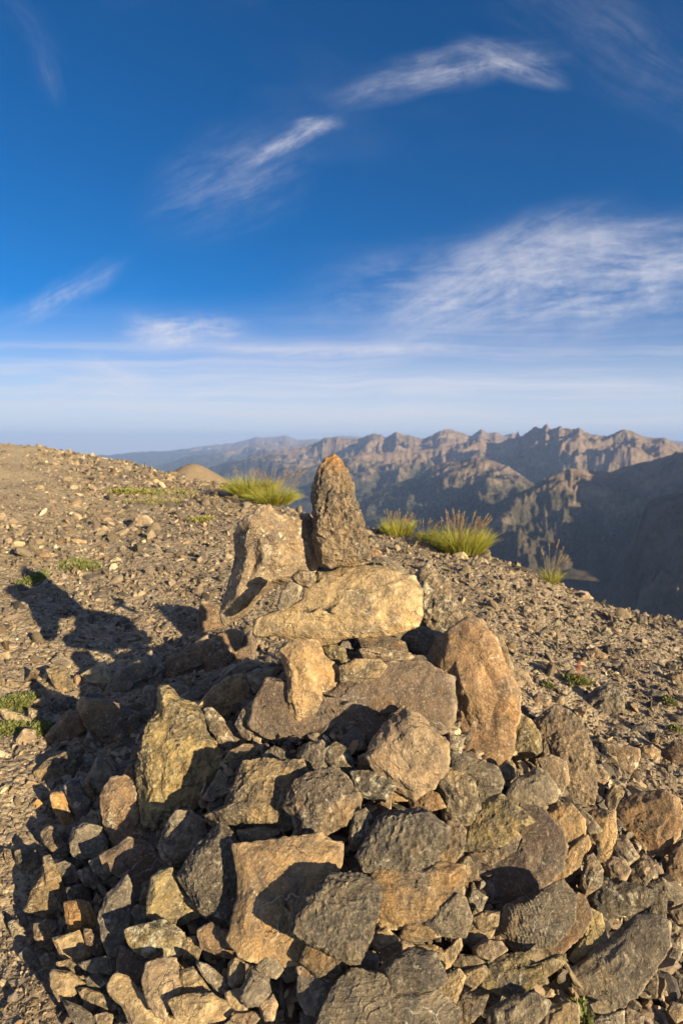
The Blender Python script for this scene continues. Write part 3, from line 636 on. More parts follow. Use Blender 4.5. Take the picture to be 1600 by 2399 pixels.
s('E', 'qs', 4, None, .9, .2, 'bright orange blocky stone, nearly square, on the lower left of the cairn', '480,680 580,665 650,680 690,770 700,840 560,870 510,850 490,750')
s('E', 'ds', 6, None, .8, .4, 'tall dark upright stone with a sunlit lower edge near the bright orange block', '790,620 860,560 930,490 980,650 970,800 920,950 860,1030 810,1040 760,920 740,780')
s('E', 'gs', 0, None, .8, .3, _, '570,440 640,425 720,470 740,530 690,570 610,510')
s('E', 'ds', 3, None, .8, .3, _, '655,370 740,340 830,460 770,505 700,450')
s('E', 'ys', 6, None, .8, .35, 'olive-tan angular block with a step across its sunlit face', '1110,600 1120,500 1190,450 1270,450 1340,570 1470,740 1400,780 1310,830 1180,800 1100,750')
s('E', 'ds', 2, None, .9, .3, _, '965,750 1000,700 1080,710 1150,800 1080,820 1000,840')
s('E', 'yc', 7, None, .7, .75, 'flat pale stone heavily crusted with white lichen, shaped like a shell', '940,880 1050,850 1160,820 1200,805 1330,900 1345,1000 1250,1110 1140,1080 1010,1020 960,950')
s('E', 'ms', 3, None, .8, .3, _, '875,1100 900,1000 1000,1030 1110,1090 1060,1200 1010,1250 880,1180')
s('E', 'ks', 8, None, .7, .25, 'upright smooth grey-tan block standing below the lichen-crusted shell-like stone', '1060,1250 1090,1130 1200,1100 1290,1100 1325,1200 1330,1340 1260,1390 1220,1510 1150,1480 1100,1400')
s('E', 'ts', 3, None, .8, .35, 'broad pale tan boulder under the upright smooth block at the bottom', '815,1310 870,1220 960,1240 1080,1380 1160,1500 1300,1510 1340,1565 1300,1640 1000,1640 920,1440 840,1380')
s('E', 'ts', 4, None, .8, .35, 'angular tan stone half in shade below the bright orange block', '400,940 490,920 580,890 640,960 665,1050 560,1110 450,1050')
s('E', 'bs', 3, None, .9, .4, _, '255,830 350,840 390,920 390,1010 310,1000 260,930')
s('E', 'bl', 3, None, .9, .4, _, '620,870 680,880 760,970 760,1050 700,1060 640,980')
s('E', 'ds', 5, None, .8, .3, _, '571,1120 720,1080 800,1070 830,1200 700,1190 620,1160')
s('E', 'tc', 4, None, .8, .45, _, '410,1120 520,1100 590,1160 625,1240 560,1230 480,1180')
s('E', 'ts', 6, None, .8, .35, 'five-sided golden stone at the lower left corner of the cairn', '380,1200 400,1170 520,1190 615,1270 540,1350 440,1385 390,1290')
s('E', 'gs', 1, None, .8, .4, _, '65,830 110,805 180,870 205,930 170,1010 110,950')
s('E', 'ds', 1, None, .8, .3, _, '145,1060 200,1010 290,1040 295,1190 200,1130')
s('E', 'gs', 2, None, .9, .4, _, '295,1080 350,1050 410,1080 400,1160 330,1160')
s('E', 'dc', 4, None, .9, .6, _, '630,1220 720,1200 790,1250 740,1290 650,1280')
s('E', 'tl', 5, None, .8, .5, _, '1335,1180 1420,1155 1490,1250 1550,1340 1400,1345 1340,1310')
s('F', 'gs', 5, None, .8, .45, _, '170,1150 250,1170 350,1260 390,1340 330,1355 220,1250')
s('F', 'ts', 5, None, .7, .3, 'broad smooth tan stone along the bottom edge, next to a layered small block', '5,1410 120,1370 260,1370 380,1420 420,1470 330,1530 180,1560 60,1530')
s('E', 'tc', 2, None, .9, .5, _, '1340,950 1400,930 1470,980 1440,1060 1350,1080')
s('E', 'dl', 3, None, .9, .3, _, '460,1385 560,1420 670,1490 660,1600 560,1580')
s('E', 'tc', 1, None, .8, .4, _, '560,1300 640,1300 740,1340 860,1400 830,1470 740,1430 620,1380')
s('E', 'tl', 1, None, .8, .4, _, '700,1500 780,1480 830,1500 820,1560 720,1560')
s('F', 'dc', 5, None, .8, .5, 'large blue-black boulder with a rough sunlit lower flank, beside the big split slab', '80,590 110,530 200,380 330,260 400,320 430,400 470,560 490,700 430,930 330,900 200,770 150,690')
s('F', 'os', 5, None, .5, .25, 'big orange-brown slab crossed by a broad shadow in the lower cairn', '440,400 560,400 760,370 850,360 970,325 1020,370 1100,400 1090,530 1040,620 930,700 850,800 840,930 940,1010 920,1090 760,1110 600,1100 500,1050 420,960 470,800 490,600')
s('F', 'gc', 10, None, .9, .35, 'jutting dark block with one smooth sunlit side, overlapping the big orange-brown slab', '840,860 900,720 990,650 1070,590 1250,600 1350,650 1365,720 1310,960 1240,1110 1180,1110 1060,1060 930,990 850,940')
s('F', 'ds', 2, None, .8, .3, _, '1200,1130 1270,1050 1380,1110 1370,1210 1330,1225 1240,1190')
s('F', 'oc', 4, None, .8, .4, _, '880,1150 930,1020 1030,1040 1160,1160 1165,1240 1080,1270 960,1230')
s('F', 'bs', 2, None, .7, .4, _, '195,950 280,900 400,960 440,1030 580,1100 500,1130 360,1110 220,1060')
s('F', 'tc', 2, None, .8, .5, _, '80,1000 170,985 200,1060 180,1130 100,1110')
s('F', 'ts', 3, None, .9, .3, _, '385,1170 430,1130 490,1160 490,1280 430,1325 390,1290')
s('F', 'gs', 3, None, .9, .3, _, '555,1190 640,1120 700,1130 745,1200 700,1260 590,1230')
s('F', 'ds', 4, None, .9, .4, _, '480,1330 540,1210 650,1270 665,1370 600,1430 510,1450 480,1400')
s('F', 'ts', 3, None, .9, .4, _, '365,1360 460,1330 500,1440 510,1490 440,1490 380,1420')
s('F', 'ks', 3, None, .9, .4, _, '590,1440 680,1370 710,1440 690,1530 630,1545')
s('F', 'ds', 1, None, .8, .2, 'black stone with thin white crossing veins near the bottom', '860,1260 960,1240 1100,1300 1080,1420 970,1500 910,1480 860,1380')
s('F', 'bs', 3, None, .8, .4, _, '840,1180 900,1180 1080,1270 1100,1300 1040,1310 860,1240')
s('F', 'bs', 3, None, .8, .3, _, '400,1530 440,1500 540,1480 600,1510 560,1560 450,1570')
s('F', 'gs', 2, None, .8, .45, _, '450,270 600,250 710,200 710,290 620,345 480,345')
s('F', 'tc', 1, None, .8, .4, _, '700,190 760,140 835,190 820,260 760,290 710,240')
s('F', 'gc', 4, None, .9, .5, 'small upright stone with a pale stripe, beside the broad dark rounded boulder', '1195,310 1230,170 1300,135 1335,190 1310,320 1240,395 1200,380')
s('G', 'dc', 6, None, .8, .45, 'broad dark rounded boulder with gold flecks below the diamond boulder', '165,530 290,300 340,230 450,190 640,185 750,270 840,330 800,470 740,600 640,640 450,665 230,640')
s('G', 'kc', 4, None, .8, .55, _, '830,340 870,280 960,280 1010,340 980,500 890,615 800,590 770,560 830,450')
s('G', 'yc', 6, None, .7, .4, 'knobbly ochre-grey stone drawn out to a pale pointed beak', '990,480 1050,300 1110,200 1200,100 1290,60 1400,150 1490,210 1535,270 1430,310 1360,390 1300,440 1120,470')
s('G', 'kc', 3, None, .8, .5, _, '1080,510 1180,470 1300,460 1400,350 1440,400 1400,500 1220,610 1110,560')
s('G', 'ol', 4, None, .6, .35, 'wide orange-brown folded slab in the middle of the lower cairn', '230,760 310,670 600,650 790,620 960,640 960,830 950,880 820,1050 700,1080 600,1105 400,1060 260,1010')
s('G', 'gl', 7, None, .7, .4, 'fan-shaped grey wrinkled stone at the corner of the folded slab', '690,1090 830,960 940,870 1000,900 1050,1050 1000,1190 900,1200 800,1180')
s('G', 'ts', 1, None, .7, .3, _, '215,1120 260,1010 400,1060 540,1090 450,1140')
s('G', 'ts', 2, None, .9, .4, _, '215,1230 290,1150 360,1135 470,1230 400,1270 300,1320')
s('G', 'ol', 3, None, .8, .4, _, '490,1190 540,1100 700,1110 800,1195 640,1250 510,1240')
s('G', 'bs', 3, None, .8, .4, _, '310,1380 350,1290 500,1235 585,1280 480,1310 380,1400')
s('G', 'ts', 3, None, .8, .4, _, '610,1280 760,1270 860,1330 960,1200 970,1280 880,1430 810,1470 740,1380')
s('G', 'dl', 8, None, .8, .5, 'charcoal streaked block with a thin white rim at the bottom centre', '330,1470 400,1380 560,1310 750,1345 790,1440 840,1560 720,1615 430,1680 370,1570')
s('G', 'tc', 3, None, .8, .4, _, '900,1410 960,1345 1090,1360 1165,1410 1030,1460 960,1480')
s('G', 'tl', 4, None, .8, .45, _, '1000,1490 1100,1450 1160,1430 1200,1500 1080,1620 970,1670')
s('G', 'ts', 5, None, .8, .35, _, '770,1640 840,1530 950,1475 1000,1540 950,1680 900,1800 800,1700')
s('N', 'gl', 3, None, .6, .35, 'very large streaked grey slab rising from the bottom edge, under the streaked block', '740,2430 796,2323 831,2282 900,2300 925,2332 1010,2325 1058,2372 1030,2470 760,2480')
s('G', 'kc', 4, None, .8, .5, _, '930,1730 1000,1650 1180,1690 1130,1830 1030,1910 930,1900')
s('G', 'ks', 4, None, .9, .45, _, '1070,1290 1170,1230 1290,1240 1340,1310 1220,1385 1090,1350')
s('G', 'tc', 3, None, .8, .4, _, '1050,1050 1170,990 1280,1000 1260,1110 1170,1160 1100,1110')
s('G', 'ts', 1, None, .8, .4, _, '970,1240 1060,1110 1180,1160 1250,1120 1210,1210 1120,1255')
s('H', 'yc', 5, None, .7, .45, 'long crumbly ochre boulder with a knobbly surface near the bottom edge', '-60,1580 0,1450 130,1360 260,1350 350,1430 480,1360 590,1350 560,1440 400,1550 200,1680 60,1640')
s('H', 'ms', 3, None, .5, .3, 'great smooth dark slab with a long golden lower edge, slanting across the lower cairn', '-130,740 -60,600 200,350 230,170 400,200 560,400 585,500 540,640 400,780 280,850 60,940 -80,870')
s('H', 'os', 9, None, .8, .4, 'rough orange-pink block lying on the great smooth dark slab', '455,200 540,120 650,130 750,250 750,400 690,450 580,400 500,300')
s('H', 'gs', 4, None, .7, .35, _, '600,120 720,140 820,230 900,330 790,350 750,250')
s('H', 'os', 1, None, .8, .25, 'cracked orange-tan upright block next to the rough orange-pink one', '770,230 820,190 1000,190 1015,330 980,470 930,600 860,600 780,450')
s('H', 'kl', 5, None, .9, .5, 'small stone netted with cream veins beside the huge reddish boulder', '985,460 1100,390 1200,540 1130,620 1040,570')
s('H', 'ks', 6, None, .9, .4, _, '945,600 990,550 1080,570 1130,660 1080,745 950,720')
s('H', 'kc', 5, None, .9, .4, _, '1120,650 1200,570 1360,600 1300,720 1250,780 1140,750')
s('H', 'os', 4, None, .6, .4, _, '590,530 700,420 780,380 800,470 700,640 560,730 430,760')
s('H', 'kc', 6, None, .8, .6, _, '730,780 780,560 830,540 905,660 890,770 760,880')
s('H', 'dc', 6, None, .8, .6, 'long dark rounded stone sprinkled with white crystals, lower right', '780,900 880,720 1000,750 1180,790 1320,840 1260,940 1130,1000 960,1045 870,1010')
s('H', 'gl', 6, None, .7, .35, 'big dark ridged boulder with creased folds in the lower right of the cairn', '70,1180 150,960 430,830 560,770 660,900 640,1080 490,1260 280,1335 150,1220')
s('H', 'bs', 2, None, .6, .35, _, '300,1350 560,1130 680,870 750,900 800,1060 720,1200 560,1340 400,1370')
s('H', 'ys', 4, None, .8, .35, 'blocky olive-tan stone between the ridged boulder and the lowest long slab', '645,1370 750,1200 800,990 890,1040 940,1240 850,1340 710,1395')
s('H', 'gs', 5, None, .5, .35, 'long heavy slab with a smooth pale outer edge at the lower right corner', '400,1660 700,1450 950,1250 1150,1080 1250,1065 1400,1130 1400,1300 1300,1470 1150,1680 1000,1780 800,1770 700,1700 480,1735')
s('H', 'gc', 4, None, .8, .4, _, '1220,1000 1330,850 1420,870 1420,1040 1300,1080 1250,1060')
s('H', 'gs', 3, None, .8, .35, _, '1270,780 1400,730 1540,850 1568,900 1430,970 1340,850')
s('H', 'bs', 3, None, .8, .3, _, '1430,720 1470,480 1568,420 1640,600 1580,720 1460,780')
s('H', 'kc', 3, None, .8, .4, _, '1440,980 1568,940 1620,1060 1520,1090')
s('H', 'kc', 3, None, .8, .4, _, '1380,1100 1460,1060 1540,1140 1410,1210')
s('H', 'gc', 5, None, .8, .45, _, '0,1790 200,1690 330,1675 460,1740 430,1820 300,1960 0,1960')
s('H', 'ts', 4, None, .7, .35, _, '430,1800 600,1740 700,1770 700,1900 650,2000 400,1960')
s('H', 'gs', 1, None, .8, .35, _, '1430,1390 1480,1280 1560,1320 1510,1420')
s('H', 'ms', 1, None, .8, .3, _, '1260,1620 1330,1440 1360,1560 1350,1690')
s('H', 'gs', 2, None, .8, .35, _, '740,1930 880,1850 1070,1810 1060,1960 800,1980')
s('L', 'ks', 0, None, .8, .3, 'lone broad pale stone lying out on the sunny scree slope', '770,630 850,545 900,550 940,590 900,640 830,645')
s('L', 'ls', 0, None, .8, .4, _, '680,820 720,800 760,830 740,860 700,860')
s('L', 'ls', 0, None, .7, .4, _, '840,765 890,745 915,770 880,790')
s('L', 'ks', 0, None, .8, .3, _, '600,640 640,605 680,640 650,670')
s('L', 'gs', 0, None, .8, .3, _, '510,1010 550,970 590,1010 570,1040 530,1035')
s('L', 'bs', 0, None, .8, .3, _, '740,1000 780,955 820,985 800,1010')
s('L', 'ls', 0, None, .7, .3, _, '690,910 740,880 800,890 780,910 720,920')
s('L', 'ls', 0, None, .7, .4, _, '1430,460 1470,440 1505,460 1480,480')
s('L', 'bs', 2, None, .7, .4, 'jagged shard standing in the shadow just below the leaning boulder', '1220,1180 1240,1080 1330,1090 1400,1220 1400,1270 1290,1310 1230,1240')
s('L', 'gs', 0, None, .7, .4, _, '320,1430 370,1400 440,1440 420,1480 350,1480')
s('L', 'ls', 0, None, .7, .4, _, '1150,1290 1200,1275 1250,1300 1200,1315')
s('N', 'ls', 0, None, .7, .4, _, '1060,1300 1085,1293 1100,1312 1075,1318')
s('N', 'ds', 0, 3.7, .8, .4, 'square dark stone standing on the skyline of the scree slope', '1490,1438 1512,1436 1514,1462 1492,1460')
# ------------------------------------------------------------------ build the outlined stones
def add_lichen(o, v): o.color = (o.color[0], o.color[1], o.color[2], v)
HERO = []
for k, (ts, lift, depth, th, li, label, pts) in enumerate(S):
    o = poly_rock(pts, ts[0], ts[1], lift, depth, th, seed=k + 1)
    add_lichen(o, li)
    ROCKS[-1]['label'] = label
def spire_paint():   # the spire's tip is naturally iron-orange
    o = ROCKS[0]['o']; o.name = 'spire_stone'
    m = ROCK['c'].copy(); m.name = 'rock_spire'; N = NT(m.node_tree); p = next(n for n in m.node_tree.nodes if n.type == 'BSDF_PRINCIPLED')
    src = p.inputs['Base Color'].links[0].from_socket; oc = N.node('ShaderNodeTexCoord').outputs['Object']
    z = N.node('ShaderNodeSeparateXYZ', {0: oc}).outputs[2]
    f = N.math('ADD', N.mapr(z, 0.15, 0.24), N.math('MULTIPLY', N.math('SUBTRACT', N.noise(oc, 22, 4), 0.5), 1.2), clamp=True)
    N.l.new(N.mix(N.math('MULTIPLY', f, N.mapr(z, 0.12, 0.17)), src, (0.58, 0.25, 0.05)), p.inputs['Base Color'])
    o.data.materials[0] = m
spire_paint()

# ---- labels: every stone told apart by look and by its neighbours
LAND = {}
for r in ROCKS:
    if r['label'] is None: continue
SHORT = [('spire stone', 'spire stone'), ('leaning beside', 'big leaning boulder'), ('sunlit golden-tan slab', 'golden-tan top slab'), ('large rust-brown boulder', 'upright rust-brown boulder'),
         ('wide dark flat slab', 'wide dark buried slab'), ('orange-brown wedge', 'orange-brown wedge'), ('diamond-shaped', 'diamond-shaped boulder'), ('tapering to a snout', 'snout-shaped tan boulder'),
         ('very large rounded grey-tan', 'large rounded grey-tan boulder'), ('pitted knobbly', 'pitted grey boulder'), ('huge dark reddish-brown', 'huge reddish-brown boulder'), ('tall lichen-crusted ochre', 'tall ochre boulder'),
         ('gold sunlit top corner', 'gold-cornered boulder'), ('spotted with pale lichen', 'lichen-spotted dark boulder'), ('bright orange blocky', 'bright orange block'), ('tall dark upright', 'tall dark upright stone'),
         ('shaped like a shell', 'lichen-crusted shell-like stone'), ('upright smooth grey-tan block', 'upright smooth block'), ('five-sided golden', 'five-sided golden stone'), ('big orange-brown slab', 'big orange-brown slab'),
         ('jutting dark block', 'jutting dark block'), ('broad dark rounded boulder', 'gold-flecked dark boulder'), ('folded slab in the middle', 'orange folded slab'), ('charcoal streaked block', 'charcoal streaked block'),
         ('great smooth dark slab', 'great smooth dark slab'), ('big dark ridged', 'dark ridged boulder'), ('long heavy slab', 'long heavy corner slab'), ('long crumbly ochre', 'long crumbly ochre boulder'),
         ('dark brown wedge', 'cream-edged brown wedge'), ('sprinkled with white', 'white-sprinkled dark stone'), ('crumbling golden boulder', 'crumbling golden boulder'), ('lone broad pale', 'lone broad pale stone'),
         ('blue-black boulder', 'large blue-black boulder'), ('half golden and half', 'half-golden slanting stone'), ('brown slab with a pointed end', 'pointed brown slab'), ('pyramid-shaped brown', 'pyramid-shaped rock')]
lands = []
for key, sh in SHORT:
    for r in ROCKS:
        if r['label'] and key in r['label'] and r['label'].index(key) < 60 and not any(l[1] is r for l in lands):
            lands.append((sh, r)); break
def shape_word(r):
    L = r['L']; c = L - L.mean(0); u, sv, vt = np.linalg.svd(c, full_matrices=False); asp = sv[0] / sv[1]; ax = vt[0]
    if asp > 1.75:
        return ('long flat' if abs(ax[0]) > .85 else 'tall narrow' if abs(ax[1]) > .85 else 'long slanting')
    if asp > 1.3: return 'oblong' if abs(ax[0]) > abs(ax[1]) else 'upright'
    return 'chunky'
def size_word(A): return 'tiny' if A < 500 else 'small' if A < 2200 else 'medium' if A < 6500 else 'large'
TEX = {'s': 'smooth-faced', 'c': 'rough', 'l': 'layered'}
used = set(r['label'] for r in ROCKS if r['label'])
def relation(r, n=0):
    c = []
    for sh, q in lands:
        if q is r: continue
        dx, dy = r['cx'] - q['cx'], r['cy'] - q['cy']; rad = math.sqrt(q['A'] / math.pi)
        c.append((math.hypot(dx, dy) - rad, dx, dy, sh))
    c.sort(key=lambda t: t[0]); return c
def rel_word(dx, dy):
    if abs(dx) > abs(dy) * 2.2: return 'right of' if dx > 0 else 'left of'
    if abs(dy) > abs(dx) * 2.2: return 'below' if dy > 0 else 'above'
    return ('below right of' if dx > 0 else 'below left of') if dy > 0 else ('above right of' if dx > 0 else 'above left of')
def auto_label(r, noun='stone'):
    c = relation(r)
    base = '%s %s %s %s' % (size_word(r['A']), shape_word(r), CNAME[r['col']], noun)
    base2 = '%s %s %s %s %s' % (size_word(r['A']), shape_word(r), TEX[r['style']], CNAME[r['col']], noun)
    opts = ['%s just %s the %s' % (base, rel_word(c[0][1], c[0][2]), c[0][3]), '%s just %s the %s' % (base2, rel_word(c[0][1], c[0][2]), c[0][3]),
            '%s between the %s and the %s' % (base, c[0][3], c[1][3])]
    for i in (1, 2, 3): opts.append('%s %s the %s' % (base, rel_word(c[i][1], c[i][2]), c[i][3]))
    for i, j in ((0, 2), (1, 2), (0, 3), (1, 3), (2, 3), (0, 4), (0, 5), (1, 4)): opts.append('%s between the %s and the %s' % (base, c[i][3], c[j][3]))
    for o_ in opts:
        if len(o_.split()) <= 16 and o_ not in used:
            used.add(o_); return o_
    return None

# ---- further separate stones on the open ground and in the joints (each its own object)
_taken = [(r['cx'], r['cy'], math.sqrt(r['A'] / math.pi)) for r in ROCKS]
frs = np.random.RandomState(42); NF = MAXROCK - len(ROCKS); tries = 0; made = 0
_polys = [r['L'] for r in ROCKS]
def inside(px, py, L):
    x, y = L[:, 0], L[:, 1]; x2, y2 = np.roll(x, -1), np.roll(y, -1)
    c = ((y > py) != (y2 > py)) & (px < (x2 - x) * (py - y) / np.where(y2 == y, 1e-9, y2 - y) + x); return c.sum() % 2 == 1
while made < NF and tries < 6000:
    tries += 1
    if frs.rand() < 0.75: px, py = frs.uniform(-20, 1620), frs.uniform(1560, 2400)
    else: px, py = frs.uniform(-20, 1620), frs.uniform(1400, 1700)
    rad = frs.uniform(14, 34) if frs.rand() < .6 else frs.uniform(30, 48)
    if py < 1560: rad *= .45
    if any(inside(px, py, L) for L in _polys): continue
    if any(math.hypot(px - a, py - b) < (rad * .75 + c * .55) for a, b, c in _taken): continue
    if 500 < px < 1150 and py < 1620: continue
    if hit(pdir(px, py)) > 12: continue
    n = frs.randint(6, 9); an = np.sort(frs.uniform(0, 2 * math.pi, n) * .3 + np.linspace(0, 2 * math.pi, n, endpoint=False) * 1.0)
    st = frs.uniform(.6, 1.0); ro = frs.uniform(0, math.pi)
    P = []
    for a_ in an:
        q = rad * frs.uniform(.75, 1.1); u_, v_ = q * math.cos(a_), q * math.sin(a_) * st
        P.append((px + u_ * math.cos(ro) - v_ * math.sin(ro), py + u_ * math.sin(ro) + v_ * math.cos(ro)))
    left = px < 480
    ch = frs.choice(list('tgdbkolr'), p=[.14, .24, .14, .16, .16, .06, .04, .06])
    o = poly_rock(P, ch, frs.choice(list('scl'), p=[.5, .33, .17]), -0.01, None, .9, seed=1000 + made)
    add_lichen(o, frs.uniform(.2, .6)); ROCKS[-1]['label'] = None; _taken.append((px, py, rad)); made += 1

# a stone's name follows its size; a joint share a group phrase
for r in ROCKS:
    big = r['A'] > 9000; noun = 'boulder' if big else 'stone'
    lab = r['label'] or auto_label(r)
    if r['o'].name.split('.')[0] == 'rock': r['o'].name = 'boulder' if big else 'stone'
    on_ground = r['cy'] < 1440 and r['cx'] < 560 or (r['cx'] > 1290 and r['cy'] < 1700)
    grp = 'loose stones lying on the scree slope' if on_ground else 'stones piled up in the cairn'
    if r['label'] is None and lab is None:
        lab = 'small angular stone lying loose on the scree slope' if on_ground else 'small angular stone filling a gap in the cairn'
        grp = 'small loose stones on the scree' if on_ground else 'small stones filling gaps in the cairn'
    tag(r['o'], lab, 'boulder' if big else 'stone', grp)

# ------------------------------------------------------------------ stuff: rubble inside the heap and gravel over the ridge
def stone_mat(name='gravel_stone'):
    m = bpy.data.materials.new(name); m.use_nodes = True; m.node_tree.nodes.clear(); N = NT(m.node_tree)
    col = N.node('ShaderNodeAttribute', attribute_name='stone_color').outputs['Color']
    P = N.node('ShaderNodeNewGeometry').outputs['Position']
    n1 = N.noise(P, 60, 5, 0.7); n2 = N.noise(P, 220, 3, 0.7)
    c = N.mix(N.mapr(n1, 0.35, 0.65, .55, 0), col, N.mix(1.0, col, (0.45, 0.42, 0.4), 'MULTIPLY'))
    c = N.mix(N.mapr(n2, 0.58, 0.72, 0, .45), c, (0.5, 0.44, 0.35))
    b = N.node('ShaderNodeBump', {'Height': N.math('MULTIPLY_ADD', n2, 0.3, n1), 'Strength': 1.0, 'Distance': 0.006})
    p = N.node('ShaderNodeBsdfPrincipled', {'Base Color': c, 'Roughness': 0.85, 'Normal': b.outputs[0]}); p.inputs['Specular IOR Level'].default_value = 0.3
    o = N.node('ShaderNodeOutputMaterial'); N.l.new(p.outputs[0], o.inputs[0]); return m
GR = stone_mat()
def scatter(name, pos, rad, cols, lvl, rs, flat=0.6):
    T = []
    for k in range(14):
        v, f = free_rock(rs, lvl, 1, rs.uniform(.5, .95), rs.uniform(.22, .5)); T.append(v)
    T = np.array(T); nv = T.shape[1]; n = len(pos)
    w = rs.randint(0, 14, n); ang = rs.normal(size=(n, 4)) * np.array([1, .5, .5, 1]); ang /= np.linalg.norm(ang, axis=1)[:, None]
    W_, x, y, z = ang.T
    M = np.stack([1 - 2 * (y * y + z * z), 2 * (x * y - z * W_), 2 * (x * z + y * W_), 2 * (x * y + z * W_), 1 - 2 * (x * x + z * z), 2 * (y * z - x * W_), 2 * (x * z - y * W_), 2 * (y * z + x * W_), 1 - 2 * (x * x + y * y)], 1).reshape(n, 3, 3)
    V = np.einsum('nij,nvj->nvi', M, T[w]) * rad[:, None, None] + pos[:, None, :]
    F = (f[None] + (np.arange(n) * nv)[:, None, None]).reshape(-1, 3)
    return mesh_obj(name, V.reshape(-1, 3), F, GR, smooth=False, color=np.repeat(cols, nv, 0))
PAL = np.array([(.35, .275, .18), (.29, .225, .155), (.21, .17, .13), (.165, .14, .118), (.42, .345, .24), (.31, .215, .13), (.25, .19, .14), (.15, .132, .12)])
def pick(rs, n, p): 
    c = PAL[rs.choice(8, n, p=p)] * np.exp(rs.normal(-.32, .36, (n, 1))); return np.clip(c, 0, .62)
def make_gravel():
    rs = np.random.RandomState(5)
    n = NGRAV; r = np.exp(rs.uniform(math.log(0.75), math.log(17), n)); a = rs.uniform(-.80, .80, n)
    x, y = r * np.sin(a), r * np.cos(a)
    D = np.interp(a, _a, _d); keep = (r < D + 0.8)
    keep &= ~(rs.rand(n) < sstep(-0.42, -0.54, a) * sstep(5.0, 8.5, r) * 0.92)
    pn = fbm(np.stack([x * 1.1, y * 1.1, x * 0 + 4], 1), 3); keep &= ~(rs.rand(n) < sstep(.1, .5, pn) * .6)
    inheap = heap_h(x, y) > 0.12; keep &= ~inheap
    x, y, r = x[keep], y[keep], r[keep]; n = len(x)
    rad = r * np.exp(rs.normal(math.log(0.0022), 0.52, n)); rad = np.clip(rad, 0.0035, 0.09)
    z = ground_z(x, y) + rad * 0.02
    scatter('gravel', np.stack([x, y, z], 1), rad, pick(rs, n, [.22, .2, .16, .1, .14, .07, .07, .04]), 1, rs).__setitem__('kind', 'stuff')
    # coarser fragments between
    n = NGRAV // 12; r = np.exp(rs.uniform(math.log(0.85), math.log(14), n)); a = rs.uniform(-.80, .80, n)
    x, y = r * np.sin(a), r * np.cos(a); D = np.interp(a, _a, _d); keep = (r < D + .2) & ~((a < -0.46) & (r > 6.5)) & (heap_h(x, y) < .1)
    x, y, r = x[keep], y[keep], r[keep]; n = len(x)
    rad = np.clip(r * np.exp(rs.normal(math.log(0.0068), 0.38, n)), .008, .09)
    z = ground_z(x, y) - rad * .05
    scatter('scree', np.stack([x, y, z], 1), rad, pick(rs, n, [.2, .18, .18, .12, .12, .07, .08, .05]), 2, rs).__setitem__('kind', 'stuff')
def make_rubble():
    rs = np.random.RandomState(9)
    # soil-dark core of the heap
    g = np.linspace(-1.5, 1.5, 220); X, Y = np.meshgrid(g * 1.0 + HC[0], g * .9 + HC[1] - .1, indexing='ij')
    P = np.stack([X.ravel(), Y.ravel(), np.zeros(X.size)], 1)
    Z = ground_base(X, Y) + np.maximum(heap_h(X, Y), -0.02) * 0.9 - 0.085 + (0.03 * fbm(P * 9, 3) + .015 * ridged(P * 25, 3)).reshape(X.shape)
    i = np.arange(X.size).reshape(X.shape); q = np.stack([i[:-1, :-1], i[1:, :-1], i[1:, 1:], i[:-1, 1:]], -1).reshape(-1, 4)
    o = mesh_obj('rubble_core', np.stack([X.ravel(), Y.ravel(), Z.ravel()], 1), q, SOIL); o['kind'] = 'stuff'
    n = 12000; a = rs.uniform(0, 2 * math.pi, n); r = np.sqrt(rs.uniform(0, 1, n)) * 1.12
    x = HC[0] + r * np.cos(a) * 1.15; y = HC[1] + r * np.sin(a) * np.where(np.sin(a) < 0, 1.05, .62)
    rad = np.exp(rs.normal(math.log(.021), .42, n)); rad = np.clip(rad, .008, .05)
    z = ground_base(x, y) + np.maximum(heap_h(x, y), 0) - .028 - rad * .3
    scatter('rubble', np.stack([x, y, z], 1), rad, pick(rs, n, [.12, .14, .2, .2, .06, .06, .12, .1]), 2, rs).__setitem__('kind', 'stuff')
make_gravel(); make_rubble()
# ------------------------------------------------------------------ plants
def leaf_mat(name, c1, c2, rough=0.6, trans=0.35):
    m = bpy.data.materials.new(name); m.use_nodes = True; m.node_tree.nodes.clear(); N = NT(m.node_tree)
    col = N.node('ShaderNodeAttribute', attribute_name='leaf_color').outputs['Color']
    n = N.noise(N.node('ShaderNodeNewGeometry').outputs['Position'], 40, 3)
    c = N.mix(1.0, N.mix(n, c1, c2), col, 'MULTIPLY')
    p = N.node('ShaderNodeBsdfPrincipled', {'Base Color': c, 'Roughness': rough}); t = N.node('ShaderNodeBsdfTranslucent', {'Color': c})
    mx = N.node('ShaderNodeMixShader', {0: trans}); N.l.new(p.outputs[0], mx.inputs[1]); N.l.new(t.outputs[0], mx.inputs[2])
    o = N.node('ShaderNodeOutputMaterial'); N.l.new(mx.outputs[0], o.inputs[0]); return m
GRASS = leaf_mat('grass_blade', (0.27, 0.31, 0.04), (0.50, 0.46, 0.11))
SEED = leaf_mat('seed_head', (0.30, 0.20, 0.10), (0.42, 0.30, 0.17))
LEAF = leaf_mat('leaf', (0.11, 0.145, 0.04), (0.23, 0.25, 0.08))
REDS = leaf_mat('red_stalk', (0.45, 0.10, 0.06), (0.55, 0.2, 0.1))
MOSS = leaf_mat('moss', (0.17, 0.21, 0.04), (0.33, 0.32, 0.08))
